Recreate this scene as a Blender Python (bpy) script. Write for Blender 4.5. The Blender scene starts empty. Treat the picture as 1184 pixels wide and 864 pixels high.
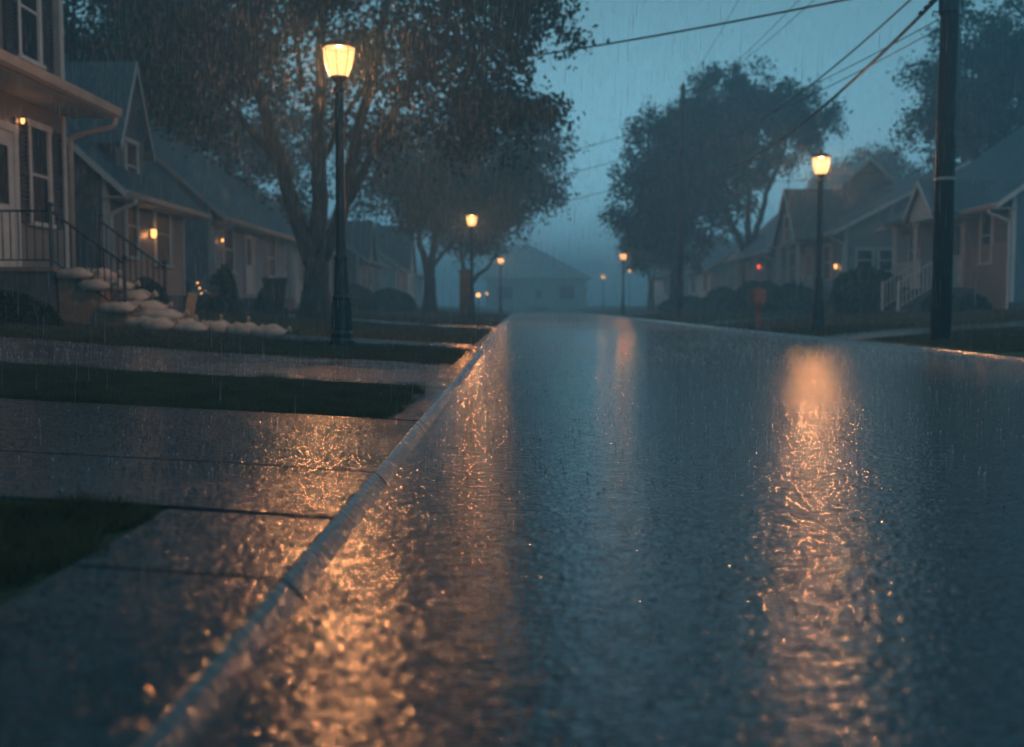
import bpy, math, random
import numpy as np
from mathutils import Vector, Matrix
random.seed(7); RNG = np.random.default_rng(11)
R = math.radians
sc = bpy.context.scene
col = sc.collection

# ------------------------------------------------------------------ camera
cam_d = bpy.data.cameras.new('camera'); cam = bpy.data.objects.new('camera', cam_d); col.objects.link(cam)
cam_d.sensor_width = 36; cam_d.lens = 36.5; cam_d.clip_start = .05; cam_d.clip_end = 3000
cam.location = (0, 0, .75)
cam.rotation_euler = (R(90) - math.atan(78/1200), 0, math.atan(7/1200))
cam_d.dof.use_dof = True; cam_d.dof.focus_distance = 5.6; cam_d.dof.aperture_fstop = 1.7
sc.camera = cam

# ------------------------------------------------------------------ world
w = bpy.data.worlds.new('World'); sc.world = w; w.use_nodes = True
nt = w.node_tree; bg = nt.nodes['Background']
sky = nt.nodes.new('ShaderNodeTexSky'); sky.sky_type = 'NISHITA'; sky.sun_disc = False
SUN_EL, SUN_ROT = R(6), R(5)
sky.sun_elevation = SUN_EL; sky.sun_rotation = SUN_ROT
sky.air_density = 1.6; sky.dust_density = 2.5; sky.ozone_density = 4
bw = nt.nodes.new('ShaderNodeRGBToBW'); nt.links.new(sky.outputs[0], bw.inputs[0])
mx = nt.nodes.new('ShaderNodeMix'); mx.data_type = 'FLOAT'; mx.inputs[0].default_value = .90   # overcast evens the sky out
nt.links.new(bw.outputs[0], mx.inputs[2]); mx.inputs[3].default_value = 2.5
tint = nt.nodes.new('ShaderNodeVectorMath'); tint.operation = 'SCALE'
tint.inputs[0].default_value = (.325, .74, .95); nt.links.new(mx.outputs[0], tint.inputs['Scale'])
# sky palest low, darkened midway to dim the road, zenith brightened as added fill
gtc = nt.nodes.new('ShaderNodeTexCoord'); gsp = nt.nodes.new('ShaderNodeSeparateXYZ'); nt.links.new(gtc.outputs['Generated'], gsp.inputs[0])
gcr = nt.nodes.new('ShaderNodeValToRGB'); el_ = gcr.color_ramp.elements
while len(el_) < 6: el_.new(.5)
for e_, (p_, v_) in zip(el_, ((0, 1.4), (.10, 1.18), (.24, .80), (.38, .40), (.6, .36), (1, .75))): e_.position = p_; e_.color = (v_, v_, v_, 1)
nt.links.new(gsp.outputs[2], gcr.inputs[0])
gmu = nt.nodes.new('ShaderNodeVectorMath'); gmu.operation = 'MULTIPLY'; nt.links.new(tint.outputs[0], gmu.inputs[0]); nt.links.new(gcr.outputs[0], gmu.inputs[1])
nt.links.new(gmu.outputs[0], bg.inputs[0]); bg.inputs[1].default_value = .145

sun_d = bpy.data.lights.new('sun', 'SUN'); sun = bpy.data.objects.new('sun', sun_d); col.objects.link(sun)
sun_d.energy = .02; sun_d.angle = R(40); sun_d.color = (.75, .9, 1)
sun.rotation_euler = (R(90) - SUN_EL, 0, R(180) - SUN_ROT)

vs = sc.view_settings
vs.view_transform = 'Standard'; vs.look = 'None'; vs.exposure = 1.0; vs.gamma = 1
cy = sc.cycles if hasattr(sc, 'cycles') else None
sc.render.engine = 'CYCLES'; cy = sc.cycles
cy.use_denoising = True; cy.denoiser = 'OPENIMAGEDENOISE'
cy.max_bounces = 5; cy.diffuse_bounces = 2; cy.glossy_bounces = 3; cy.transmission_bounces = 3
cy.volume_bounces = 3; cy.transparent_max_bounces = 16
cy.sample_clamp_indirect = 1.5; cy.sample_clamp_direct = 0
cy.use_adaptive_sampling = True; cy.adaptive_threshold = .008
cy.caustics_reflective = False; cy.caustics_refractive = False

LAMP_RGB = (1.0, .39, .14)

# ------------------------------------------------------------------ mesh helpers
class MB:
    def __init__(s): s.v = []; s.f = []; s.m = []
    def add(s, vs, fs, mi=0):
        n = len(s.v); s.v += [tuple(p) for p in vs]; s.f += [tuple(i+n for i in f) for f in fs]; s.m += [mi]*len(fs); return s
    def box(s, x0, x1, y0, y1, z0, z1, mi=0):
        if x0 > x1: x0, x1 = x1, x0
        if y0 > y1: y0, y1 = y1, y0
        v = [(x, y, z) for z in (z0, z1) for y in (y0, y1) for x in (x0, x1)]
        return s.add(v, [(0,2,3,1), (4,5,7,6), (0,1,5,4), (2,6,7,3), (0,4,6,2), (1,3,7,5)], mi)
    def obox(s, c, r, n, w, d, h, mi=0):
        """box centred at c: w along r, d along n, h along z"""
        c = Vector(c); r = Vector(r).normalized(); n = Vector(n).normalized(); z = Vector((0,0,1))
        v = [c + r*(w/2*a) + n*(d/2*b) + z*(h/2*e) for e in (-1,1) for b in (-1,1) for a in (-1,1)]
        return s.add(v, [(0,2,3,1), (4,5,7,6), (0,1,5,4), (2,6,7,3), (0,4,6,2), (1,3,7,5)], mi)
    def prism(s, poly, ext, mi=0):
        """poly: 3-D points of one end; ext: vector to the other end"""
        n = len(poly); e = Vector(ext); a = [Vector(p) for p in poly]
        fs = [tuple(range(n)), tuple(range(2*n-1, n-1, -1))] + [(i, (i+1) % n, n+(i+1) % n, n+i) for i in range(n)]
        return s.add(a + [p+e for p in a], fs, mi)
    def tube(s, pts, rad, seg=8, cap=True, mi=0):
        pts = [Vector(p) for p in pts]; n = len(pts)
        if not hasattr(rad, '__len__'): rad = [rad]*n
        ring = []; base = len(s.v); prev = None
        for i, p in enumerate(pts):
            t = (pts[min(i+1, n-1)] - pts[max(i-1, 0)]).normalized()
            u = (prev - t*prev.dot(t)) if prev is not None else (Vector((1,0,0)) - t*t.x if abs(t.x) < .8 else Vector((0,1,0)) - t*t.y)
            u.normalize(); prev = u; w_ = t.cross(u)
            for k in range(seg):
                a = 2*math.pi*k/seg
                s.v.append(tuple(p + (u*math.cos(a) + w_*math.sin(a))*rad[i]))
        for i in range(n-1):
            for k in range(seg):
                s.f.append((base+i*seg+k, base+i*seg+(k+1) % seg, base+(i+1)*seg+(k+1) % seg, base+(i+1)*seg+k)); s.m.append(mi)
        if cap:
            s.f.append(tuple(base+k for k in reversed(range(seg)))); s.m.append(mi)
            s.f.append(tuple(base+(n-1)*seg+k for k in range(seg))); s.m.append(mi)
        return s
    def lathe(s, prof, seg=16, c=(0,0,0), mi=0, rot=0):
        base = len(s.v); n = len(prof)
        for r, z in prof:
            for k in range(seg):
                a = 2*math.pi*k/seg + rot; s.v.append((c[0]+r*math.cos(a), c[1]+r*math.sin(a), c[2]+z))
        for i in range(n-1):
            for k in range(seg):
                s.f.append((base+i*seg+k, base+i*seg+(k+1) % seg, base+(i+1)*seg+(k+1) % seg, base+(i+1)*seg+k)); s.m.append(mi)
        s.f.append(tuple(base+k for k in reversed(range(seg)))); s.m.append(mi)
        s.f.append(tuple(base+(n-1)*seg+k for k in range(seg))); s.m.append(mi)
        return s
    def build(s, name, mat, parent=None, smooth=False, loc=None, bevel=0):
        me = bpy.data.meshes.new(name); me.from_pydata(s.v, [], s.f); me.validate()
        for m in (mat if isinstance(mat, (list, tuple)) else [mat]): me.materials.append(m)
        if isinstance(mat, (list, tuple)) and len(me.polygons) == len(s.m): me.polygons.foreach_set('material_index', s.m)
        import bmesh
        b = bmesh.new(); b.from_mesh(me); bmesh.ops.recalc_face_normals(b, faces=b.faces); b.to_mesh(me); b.free()
        if smooth: me.polygons.foreach_set('use_smooth', [True]*len(me.polygons))
        o = bpy.data.objects.new(name, me); col.objects.link(o)
        if parent: o.parent = parent
        if loc: o.location = loc
        if bevel:
            bv = o.modifiers.new('b', 'BEVEL'); bv.width = bevel; bv.segments = 2; bv.limit_method = 'ANGLE'
        return o

def np_mesh(name, V, F, mat, parent=None, smooth=False):
    """V (n,3), F (m,k) arrays -> object"""
    me = bpy.data.meshes.new(name); V = np.ascontiguousarray(V, dtype=np.float32); F = np.ascontiguousarray(F, dtype=np.int32)
    m, k = F.shape
    me.vertices.add(len(V)); me.vertices.foreach_set('co', V.ravel())
    me.loops.add(m*k); me.loops.foreach_set('vertex_index', F.ravel())
    me.polygons.add(m); me.polygons.foreach_set('loop_start', np.arange(0, m*k, k, dtype=np.int32))
    me.update(calc_edges=True)
    if smooth: me.polygons.foreach_set('use_smooth', np.ones(m, bool))
    me.materials.append(mat)
    o = bpy.data.objects.new(name, me); col.objects.link(o)
    if parent: o.parent = parent
    return o

def tag(o, label=None, cat=None, group=None, kind=None):
    if label: o['label'] = label
    if cat: o['category'] = cat
    if group: o['group'] = group
    if kind: o['kind'] = kind
    return o
def empty(name, loc, rz=0):
    o = bpy.data.objects.new(name, None); col.objects.link(o); o.location = loc; o.rotation_euler = (0, 0, rz); return o
def copy_tree(o, parent=None):
    c = o.copy(); col.objects.link(c); c.parent = parent
    for ch in list(o.children): copy_tree(ch, c)
    return c

# ------------------------------------------------------------------ material helpers
def mat(name, base=(.2,.2,.2), rough=.6, spec=.5, metal=0, var=0, vscale=3, ior=None):
    m = bpy.data.materials.new(name); m.use_nodes = True; n = m.node_tree; p = n.nodes['Principled BSDF']
    p.inputs['Base Color'].default_value = (*base, 1); p.inputs['Roughness'].default_value = rough
    p.inputs['Specular IOR Level'].default_value = spec; p.inputs['Metallic'].default_value = metal
    if ior: p.inputs['IOR'].default_value = ior
    if var:
        N, L = n.nodes.new, n.links.new
        tc = N('ShaderNodeTexCoord'); no = N('ShaderNodeTexNoise'); no.inputs['Scale'].default_value = vscale; no.inputs['Detail'].default_value = 6
        L(tc.outputs['Object'], no.inputs['Vector'])
        cr = N('ShaderNodeValToRGB'); cr.color_ramp.elements[0].position = .3; cr.color_ramp.elements[1].position = .7
        cr.color_ramp.elements[0].color = (*[c*(1-var) for c in base], 1); cr.color_ramp.elements[1].color = (*[min(1, c*(1+var)) for c in base], 1)
        L(no.outputs[0], cr.inputs[0]); L(cr.outputs[0], p.inputs['Base Color'])
    return m
def nd(m, t): return m.node_tree.nodes.new(t)
def lk(m, a, b): m.node_tree.links.new(a, b)
def pb(m): return m.node_tree.nodes['Principled BSDF']
def bump(m, hsock, strength=.5, dist=.01, normal=None):
    b = nd(m, 'ShaderNodeBump'); b.inputs['Strength'].default_value = strength; b.inputs['Distance'].default_value = dist
    lk(m, hsock, b.inputs['Height'])
    if normal is not None: lk(m, normal, b.inputs['Normal'])
    lk(m, b.outputs[0], pb(m).inputs['Normal']); return b.outputs[0]
def math_(m, op, a, b=None, c=None):
    n = nd(m, 'ShaderNodeMath'); n.operation = op
    for i, x in enumerate((a, b, c)):
        if x is None: continue
        if isinstance(x, (int, float)): n.inputs[i].default_value = x
        else: lk(m, x, n.inputs[i])
    return n.outputs[0]
def noise(m, scale, detail=3, vec=None, rough=.5, dist=0):
    n = nd(m, 'ShaderNodeTexNoise'); n.inputs['Scale'].default_value = scale; n.inputs['Detail'].default_value = detail
    n.inputs['Roughness'].default_value = rough; n.inputs['Distortion'].default_value = dist
    if vec is None: vec = nd(m, 'ShaderNodeTexCoord').outputs['Object']
    lk(m, vec, n.inputs['Vector']); return n.outputs[0]
def ramp(m, fac, stops):
    c = nd(m, 'ShaderNodeValToRGB'); el = c.color_ramp.elements
    while len(el) < len(stops): el.new(.5)
    for e, (pos, v) in zip(el, stops):
        e.position = pos; e.color = (*v, 1) if hasattr(v, '__len__') else (v, v, v, 1)
    lk(m, fac, c.inputs[0]); return c.outputs[0]

def siding(name, base, pitch=.115, rough=.45):
    m = mat(name, base, rough, var=.18, vscale=2.2)
    tc = nd(m, 'ShaderNodeTexCoord'); sp = nd(m, 'ShaderNodeSeparateXYZ'); lk(m, tc.outputs['Object'], sp.inputs[0])
    fr = math_(m, 'FRACT', math_(m, 'DIVIDE', sp.outputs[2], pitch))
    h = math_(m, 'SUBTRACT', 1.0, fr)
    bump(m, h, 1.0, .022)
    return m
def brickm(name, c1, c2, mortar, scale=4.2, rough=.55):
    m = mat(name, c1, rough)
    tc = nd(m, 'ShaderNodeTexCoord'); sp = nd(m, 'ShaderNodeSeparateXYZ'); lk(m, tc.outputs['Object'], sp.inputs[0])
    cb = nd(m, 'ShaderNodeCombineXYZ'); lk(m, math_(m, 'ADD', sp.outputs[0], sp.outputs[1]), cb.inputs[0]); lk(m, sp.outputs[2], cb.inputs[1])
    b = nd(m, 'ShaderNodeTexBrick'); b.inputs['Scale'].default_value = scale
    b.inputs['Color1'].default_value = (*c1, 1); b.inputs['Color2'].default_value = (*c2, 1); b.inputs['Mortar'].default_value = (*mortar, 1)
    b.inputs['Mortar Size'].default_value = .018; lk(m, cb.outputs[0], b.inputs['Vector']); lk(m, b.outputs[0], pb(m).inputs['Base Color'])
    bump(m, math_(m, 'SUBTRACT', 1.0, b.outputs[1]), .6, .01)
    return m
def shingle(name, base, rough=.55):
    m = mat(name, base, rough, spec=.35)
    tc = nd(m, 'ShaderNodeTexCoord'); sp = nd(m, 'ShaderNodeSeparateXYZ'); lk(m, tc.outputs['Object'], sp.inputs[0])
    cb = nd(m, 'ShaderNodeCombineXYZ'); lk(m, sp.outputs[1], cb.inputs[0]); lk(m, math_(m, 'MULTIPLY', sp.outputs[0], 1.25), cb.inputs[1])
    b = nd(m, 'ShaderNodeTexBrick'); b.inputs['Scale'].default_value = 2.2
    k = lambda s: (*[c*s for c in base], 1)
    b.inputs['Color1'].default_value = k(.8); b.inputs['Color2'].default_value = k(1.2); b.inputs['Mortar'].default_value = k(.45)
    b.inputs['Mortar Size'].default_value = .02; lk(m, cb.outputs[0], b.inputs['Vector']); lk(m, b.outputs[0], pb(m).inputs['Base Color'])
    h = math_(m, 'ADD', math_(m, 'SUBTRACT', 1.0, b.outputs[1]), noise(m, 30, 3))
    bump(m, h, .7, .012)
    return m

M = {}
M['trim'] = mat('white_trim', (.60,.59,.57), .62, var=.12, vscale=5)
M['dark_trim'] = mat('dark_trim', (.035,.04,.05), .45, var=.2)
M['glass'] = mat('window_glass', (.010,.016,.022), .42, spec=.15)
M['iron'] = mat('black_iron', (.012,.013,.014), .28, spec=.6, var=.3, vscale=8)
M['gutter'] = mat('gutter_metal', (.42,.36,.31), .35, var=.12)
M['concrete_step'] = mat('stoop_concrete', (.10,.10,.10), .5, var=.35, vscale=4)
M['wood'] = mat('raw_wood', (.42,.28,.16), .55, var=.25, vscale=9)
M['rust'] = mat('rust_brown_paint', (.17,.075,.04), .5, var=.35, vscale=9)
M['plastic'] = mat('dark_plastic', (.018,.025,.025), .38, var=.3, vscale=6)
M['rubber'] = mat('rubber', (.015,.015,.015), .7)
M['carpaint'] = mat('dark_car_paint', (.07,.13,.17), .28, spec=.7, metal=.6)
M['chrome'] = mat('chrome', (.6,.6,.6), .12, metal=1)
M['lens'] = mat('headlight_lens', (.12,.12,.12), .06, spec=.9)
M['wire'] = mat('wire_black', (.012,.013,.015), .5)
M['ceramic'] = mat('insulator_ceramic', (.18,.12,.1), .25)
M['brick_red'] = brickm('step_brick', (.26,.14,.09), (.34,.19,.12), (.25,.22,.2))
M['brick_tan'] = brickm('tan_brick', (.36,.25,.17), (.30,.20,.14), (.33,.30,.26))
M['chimney'] = brickm('chimney_brick', (.04,.03,.028), (.055,.042,.036), (.06,.06,.055))

# bark
m = M['bark'] = mat('bark', (.022,.018,.015), .6, var=.35, vscale=5)
tc = nd(m, 'ShaderNodeTexCoord'); mp = nd(m, 'ShaderNodeMapping'); mp.inputs['Scale'].default_value = (1, 1, .16); lk(m, tc.outputs['Object'], mp.inputs[0])
bump(m, noise(m, 16, 5, mp.outputs[0], .65), 1, .05)
# pole wood
m = M['polewood'] = mat('creosoted_wood', (.035,.027,.022), .55, var=.35, vscale=4)
tc = nd(m, 'ShaderNodeTexCoord'); mp = nd(m, 'ShaderNodeMapping'); mp.inputs['Scale'].default_value = (1, 1, .05); lk(m, tc.outputs['Object'], mp.inputs[0])
bump(m, noise(m, 40, 4, mp.outputs[0], .6), .9, .015)
# foliage
def leafmat(name, a, b, scale=.9, tr=.12):
    m = mat(name, a, .6, spec=.08)
    c = ramp(m, noise(m, scale, 4), [(.32, a), (.7, b)]); lk(m, c, pb(m).inputs['Base Color'])
    t = nd(m, 'ShaderNodeBsdfTranslucent'); lk(m, c, t.inputs[0]); mix = nd(m, 'ShaderNodeMixShader'); mix.inputs[0].default_value = tr
    lk(m, pb(m).outputs[0], mix.inputs[1]); lk(m, t.outputs[0], mix.inputs[2]); lk(m, mix.outputs[0], m.node_tree.nodes['Material Output'].inputs[0])
    return m
M['leaf_a'] = leafmat('leaf_dark_green', (.008,.024,.018), (.018,.040,.028))
M['leaf_b'] = leafmat('leaf_mid_green', (.018,.048,.038), (.040,.080,.056))
M['leaf_c'] = leafmat('leaf_brownish', (.06,.05,.03), (.10,.08,.045))
M['grass'] = leafmat('grass_blade', (.085,.082,.048), (.15,.135,.078), 3.5, .3)
M['hedge'] = leafmat('hedge_leaf', (.018,.032,.016), (.035,.055,.025), 2.5, .1)

# lawn soil under blades, reaches the horizon
m = M['lawn'] = mat('lawn_ground', (.03,.045,.018), .8)
lk(m, ramp(m, noise(m, 14, 6, None, .7), [(.3, (.018,.026,.012)), (.5, (.032,.05,.02)), (.75, (.055,.07,.03))]), pb(m).inputs['Base Color'])
bump(m, noise(m, 45, 4), .8, .04)

def ripple_height(m, ring_scale=11.0):
    """wind ripples and raindrop rings on standing water"""
    tc = nd(m, 'ShaderNodeTexCoord').outputs['Object']
    mp = nd(m, 'ShaderNodeMapping'); mp.inputs['Scale'].default_value = (.75, 1.25, 1); lk(m, tc, mp.inputs[0])
    h = math_(m, 'MULTIPLY', noise(m, 23, 2, mp.outputs[0], .5, .4), .42)
    h = math_(m, 'ADD', h, math_(m, 'MULTIPLY', noise(m, 60, 1.5, mp.outputs[0], .5, .3), .22))
    h = math_(m, 'ADD', h, math_(m, 'MULTIPLY', noise(m, 5, 1, tc), .2))
    h = math_(m, 'ADD', h, math_(m, 'MULTIPLY', noise(m, 80, 1, mp.outputs[0]), .07))
    for sc_, amp in ((ring_scale, .07), (ring_scale*.55, .08)):
        v = nd(m, 'ShaderNodeTexVoronoi'); v.voronoi_dimensions = '2D'; v.inputs['Scale'].default_value = sc_
        lk(m, tc, v.inputs['Vector'])
        d = v.outputs['Distance']
        wv = math_(m, 'SINE', math_(m, 'MULTIPLY', d, 34.0))
        fall = math_(m, 'POWER', math_(m, 'MAXIMUM', math_(m, 'SUBTRACT', 1.0, math_(m, 'MULTIPLY', d, 1.7)), 0.0), 2.0)
        h = math_(m, 'ADD', h, math_(m, 'MULTIPLY', math_(m, 'MULTIPLY', wv, fall), amp))
    return h
# flooded road: asphalt under a film of water
m = M['road'] = mat('flooded_asphalt', (.022,.026,.03), .10, spec=.3, ior=1.33)
lk(m, ramp(m, noise(m, .8, 5), [(.3, (.010,.022,.030)), (.7, (.018,.032,.042))]), pb(m).inputs['Base Color'])
lk(m, ramp(m, noise(m, 1.3, 3), [(.35, .20), (.7, .28)]), pb(m).inputs['Roughness'])
rh = ripple_height(m); bump(m, rh, 1.0, .011)
cb_ = nd(m, 'ShaderNodeBump'); cb_.inputs['Strength'].default_value = 1; cb_.inputs['Distance'].default_value = .0128; lk(m, rh, cb_.inputs['Height'])
pb(m).inputs['Coat Weight'].default_value = 1; pb(m).inputs['Coat IOR'].default_value = 1.33; pb(m).inputs['Coat Roughness'].default_value = .05
lk(m, cb_.outputs[0], pb(m).inputs['Coat Normal'])
# wet concrete: puddles between damp rougher areas
def wetcon(name, lo, hi, wet_lo=.05, wet_hi=.24, rs=1.0, rip=1.0):
    m = mat(name, lo, .3, spec=.5, ior=1.36)
    pud = ramp(m, noise(m, 1.1*rs, 4, None, .55, .5), [(.42, 0.0), (.58, 1.0)])
    base = noise(m, 5, 6, None, .65)
    lk(m, ramp(m, math_(m, 'ADD', math_(m, 'MULTIPLY', base, .5), math_(m, 'MULTIPLY', pud, .5)), [(.15, lo), (.85, hi)]), pb(m).inputs['Base Color'])
    lk(m, math_(m, 'ADD', wet_lo, math_(m, 'MULTIPLY', pud, wet_hi - wet_lo)), pb(m).inputs['Roughness'])
    n1 = nd(m, 'ShaderNodeBump'); n1.inputs['Strength'].default_value = 1; n1.inputs['Distance'].default_value = .015*rip
    rh = ripple_height(m, 14); lk(m, rh, n1.inputs['Height'])
    cb_ = nd(m, 'ShaderNodeBump'); cb_.inputs['Strength'].default_value = 1; cb_.inputs['Distance'].default_value = .012*rip; lk(m, rh, cb_.inputs['Height'])
    pb(m).inputs['Coat Weight'].default_value = .8; pb(m).inputs['Coat IOR'].default_value = 1.33; pb(m).inputs['Coat Roughness'].default_value = .06; lk(m, cb_.outputs[0], pb(m).inputs['Coat Normal'])
    bump(m, noise(m, 90, 3, None, .7), .35, .004, n1.outputs[0])
    return m
M['concrete'] = wetcon('wet_concrete', (.018,.028,.036), (.05,.064,.075))
M['kerb'] = wetcon('kerb_concrete', (.035,.04,.045), (.075,.085,.095), .10, .30, 2, .6)
M['gravel'] = wetcon('wet_gravel_concrete', (.035,.048,.06), (.09,.108,.125), .16, .42)

# sandbag cloth
m = M['sack'] = mat('sandbag_cloth', (.42,.34,.28), .6, var=.38, vscale=5)
tc = nd(m, 'ShaderNodeTexCoord')
wa = nd(m, 'ShaderNodeTexWave'); wa.inputs['Scale'].default_value = 60; wa.bands_direction = 'X'; lk(m, tc.outputs['Object'], wa.inputs['Vector'])
wb = nd(m, 'ShaderNodeTexWave'); wb.inputs['Scale'].default_value = 60; wb.bands_direction = 'Y'; lk(m, tc.outputs['Object'], wb.inputs['Vector'])
b0 = nd(m, 'ShaderNodeBump'); b0.inputs['Distance'].default_value = .03; b0.inputs['Strength'].default_value = .8; lk(m, noise(m, 9, 4), b0.inputs['Height'])
bump(m, math_(m, 'ADD', wa.outputs[1], wb.outputs[1]), .3, .003, b0.outputs[0])

def glow_mat(name, rgb, strength, transp=.35):
    m = bpy.data.materials.new(name); m.use_nodes = True; n = m.node_tree; n.nodes.remove(n.nodes['Principled BSDF'])
    e = n.nodes.new('ShaderNodeEmission'); e.inputs[0].default_value = (*rgb, 1); e.inputs[1].default_value = strength
    t = n.nodes.new('ShaderNodeBsdfTransparent'); x = n.nodes.new('ShaderNodeMixShader'); x.inputs[0].default_value = transp
    n.links.new(e.outputs[0], x.inputs[1]); n.links.new(t.outputs[0], x.inputs[2]); n.links.new(x.outputs[0], n.nodes['Material Output'].inputs[0])
    return m
M['lampglass'] = glow_mat('lamp_glass_lit', (1, .42, .14), 2.3, .65)
M['smalllamp'] = glow_mat('small_lamp_lit', (1, .42, .12), 2.2, .3)
M['redlamp'] = glow_mat('red_lamp_lit', (1, .10, .03), 1.3, .2)

# ------------------------------------------------------------------ terrain
KL, KR = -.545, 6.10; WATER = .08        # outer (lawn side) edges of the kerbs
def gz(x):
    xs = [-400, -60, -20, -10, -7, -3, KL, KR, 7.2, 9.5, 12.5, 20, 60, 400]
    zs = [1.3, 1.0, .75, .62, .53, .245, .125, .125, .23, .40, .60, .75, 1.0, 1.3]
    return np.interp(x, xs, zs)
XS_L = [-400, -60, -20, -10, -8.5, -7, -6, -5, -4, -3, -2.5, -2, -1.5, -1, KL]
XS_R = [KR, 6.5, 7.2, 8, 9.5, 11, 12.5, 15, 20, 60, 400]
YEND = 104
V = []; F = []
xs = XS_L + [KL+.002, KR-.002] + XS_R
zs = [float(gz(x)) for x in XS_L] + [-.2, -.2] + [float(gz(x)) for x in XS_R]
ys = [-30, 0, 3, 6, 12, 25, 50, YEND]
for y in ys:
    for x, z in zip(xs, zs): V.append((x, y, z))
n = len(xs)
for j in range(len(ys)-1):
    for i in range(n-1): F.append((j*n+i, j*n+i+1, (j+1)*n+i+1, (j+1)*n+i))
b = len(V)                                   # past the end of the street: level lawn to the horizon
for y in (YEND+.001, 115, 420):
    for x in xs: V.append((x, y, float(gz(x)) if (x <= KL or x >= KR) else .125))
for j in range(2):
    for i in range(n-1): F.append((b+j*n+i, b+j*n+i+1, b+(j+1)*n+i+1, b+(j+1)*n+i))
me = bpy.data.meshes.new('ground'); me.from_pydata(V, [], F); me.materials.append(M['lawn'])
o = bpy.data.objects.new('ground', me); col.objects.link(o); o['kind'] = 'structure'

mb = MB(); mb.add([(KL+.03, -12, WATER), (KR-.03, -12, WATER), (KR-.03, YEND, WATER), (KL+.03, YEND, WATER)], [(0,1,2,3)])
road = mb.build('road', M['road']); road['kind'] = 'structure'

# kerbs: cast lengths with a joint between them; profile rounded on the street side
def kerb(name, x0, s, joints):
    mb = MB()
    prof = [(0, -.15), (0, .130), (.008*s, .129), (.024*s, .116), (.042*s, .096), (.056*s, .078), (.060*s, .0), (.060*s, -.15)]
    for a, b_ in zip(joints[:-1], joints[1:]):
        mb.prism([(x0+px, a+.006, pz) for px, pz in prof], (0, b_-a-.012, 0))
    o = mb.build(name, M['kerb'], bevel=.006); o['kind'] = 'structure'
J = [-6, -3, -.6, 1.15, 2.33, 3.85, 5.45, 5.62, 7.8, 10.9] + [10.9+3*i for i in range(1, 32)]
kerb('kerb', KL, 1, J)
kerb('kerb', KR, -1, [-6+3.05*i for i in range(37)])

def strip(name, x0, x1, ybands, material, lift=.012, jx=None, skew=0):
    """concrete laid on the lawn as slabs with joints, following the ground"""
    mb = MB(); step = .5
    xj = sorted(set([x0, x1] + (jx or [])))
    for (ya, yb) in ybands:
        for a, c in zip(xj[:-1], xj[1:]):
            aa, cc = a+(.006 if a != x0 else .001), c-(.006 if c != x1 else .001); k = max(1, int((cc-aa)/step)); xx = np.linspace(aa, cc, k+1)
            zz = [float(gz(x))+lift*min(1, .35+abs(x-x1)*2) for x in xx]
            for i in range(k):
                o0 = skew*(xx[i]-x1); o1 = skew*(xx[i+1]-x1)
                mb.add([(xx[i], ya+.010+o0, zz[i]), (xx[i+1], ya+.010+o1, zz[i+1]), (xx[i+1], yb-.010+o1, zz[i+1]), (xx[i], yb-.010+o0, zz[i]),
                        (xx[i], ya+.010+o0, zz[i]-.1), (xx[i+1], ya+.010+o1, zz[i+1]-.1), (xx[i+1], yb-.010+o1, zz[i+1]-.1), (xx[i], yb-.010+o0, zz[i]-.1)],
                       [(0,1,2,3), (0,4,5,1), (3,2,6,7)] + ([(0,3,7,4)] if i == 0 else []) + ([(1,5,6,2)] if i == k-1 else []))
    o = mb.build(name, material); o['kind'] = 'structure'; return o
strip('driveway', -13, KL+.003, [(3.02, 3.85), (3.85, 5.58)], M['concrete'], jx=[-4.2, -8.4], skew=-.02)
strip('pavement', -1.02, KL+.003, [(-3, .9), (.9, 2.33), (2.33, 3.0)], M['concrete'])
strip('kerb_apron', KL-.14, KL+.003, [(5.61, 7.82), (10.88, 14.52), (16.63, 26.87), (30.63, 43.97)], M['concrete'])
strip('driveway', -13, KL+.003, [(7.85, 10.85)], M['gravel'], jx=[-3.6, -7.2])
strip('garden_path', -5.35, KL+.003, [(14.55, 16.6)], M['gravel'], jx=[-3.0])
strip('driveway', -13, KL+.003, [(26.9, 30.6)], M['gravel'], jx=[-3.6, -7.2])
strip('driveway', -13, KL+.003, [(44, 47)], M['gravel'], jx=[-5])
strip('driveway', KR+.004, 24, [(18.8, 21.0)], M['gravel'], jx=[9, 13])
strip('driveway', KR+.004, 22, [(33.5, 36)], M['gravel'], jx=[10, 14])
strip('driveway', KR+.004, 22, [(61, 64)], M['gravel'], jx=[10, 14])

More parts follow.
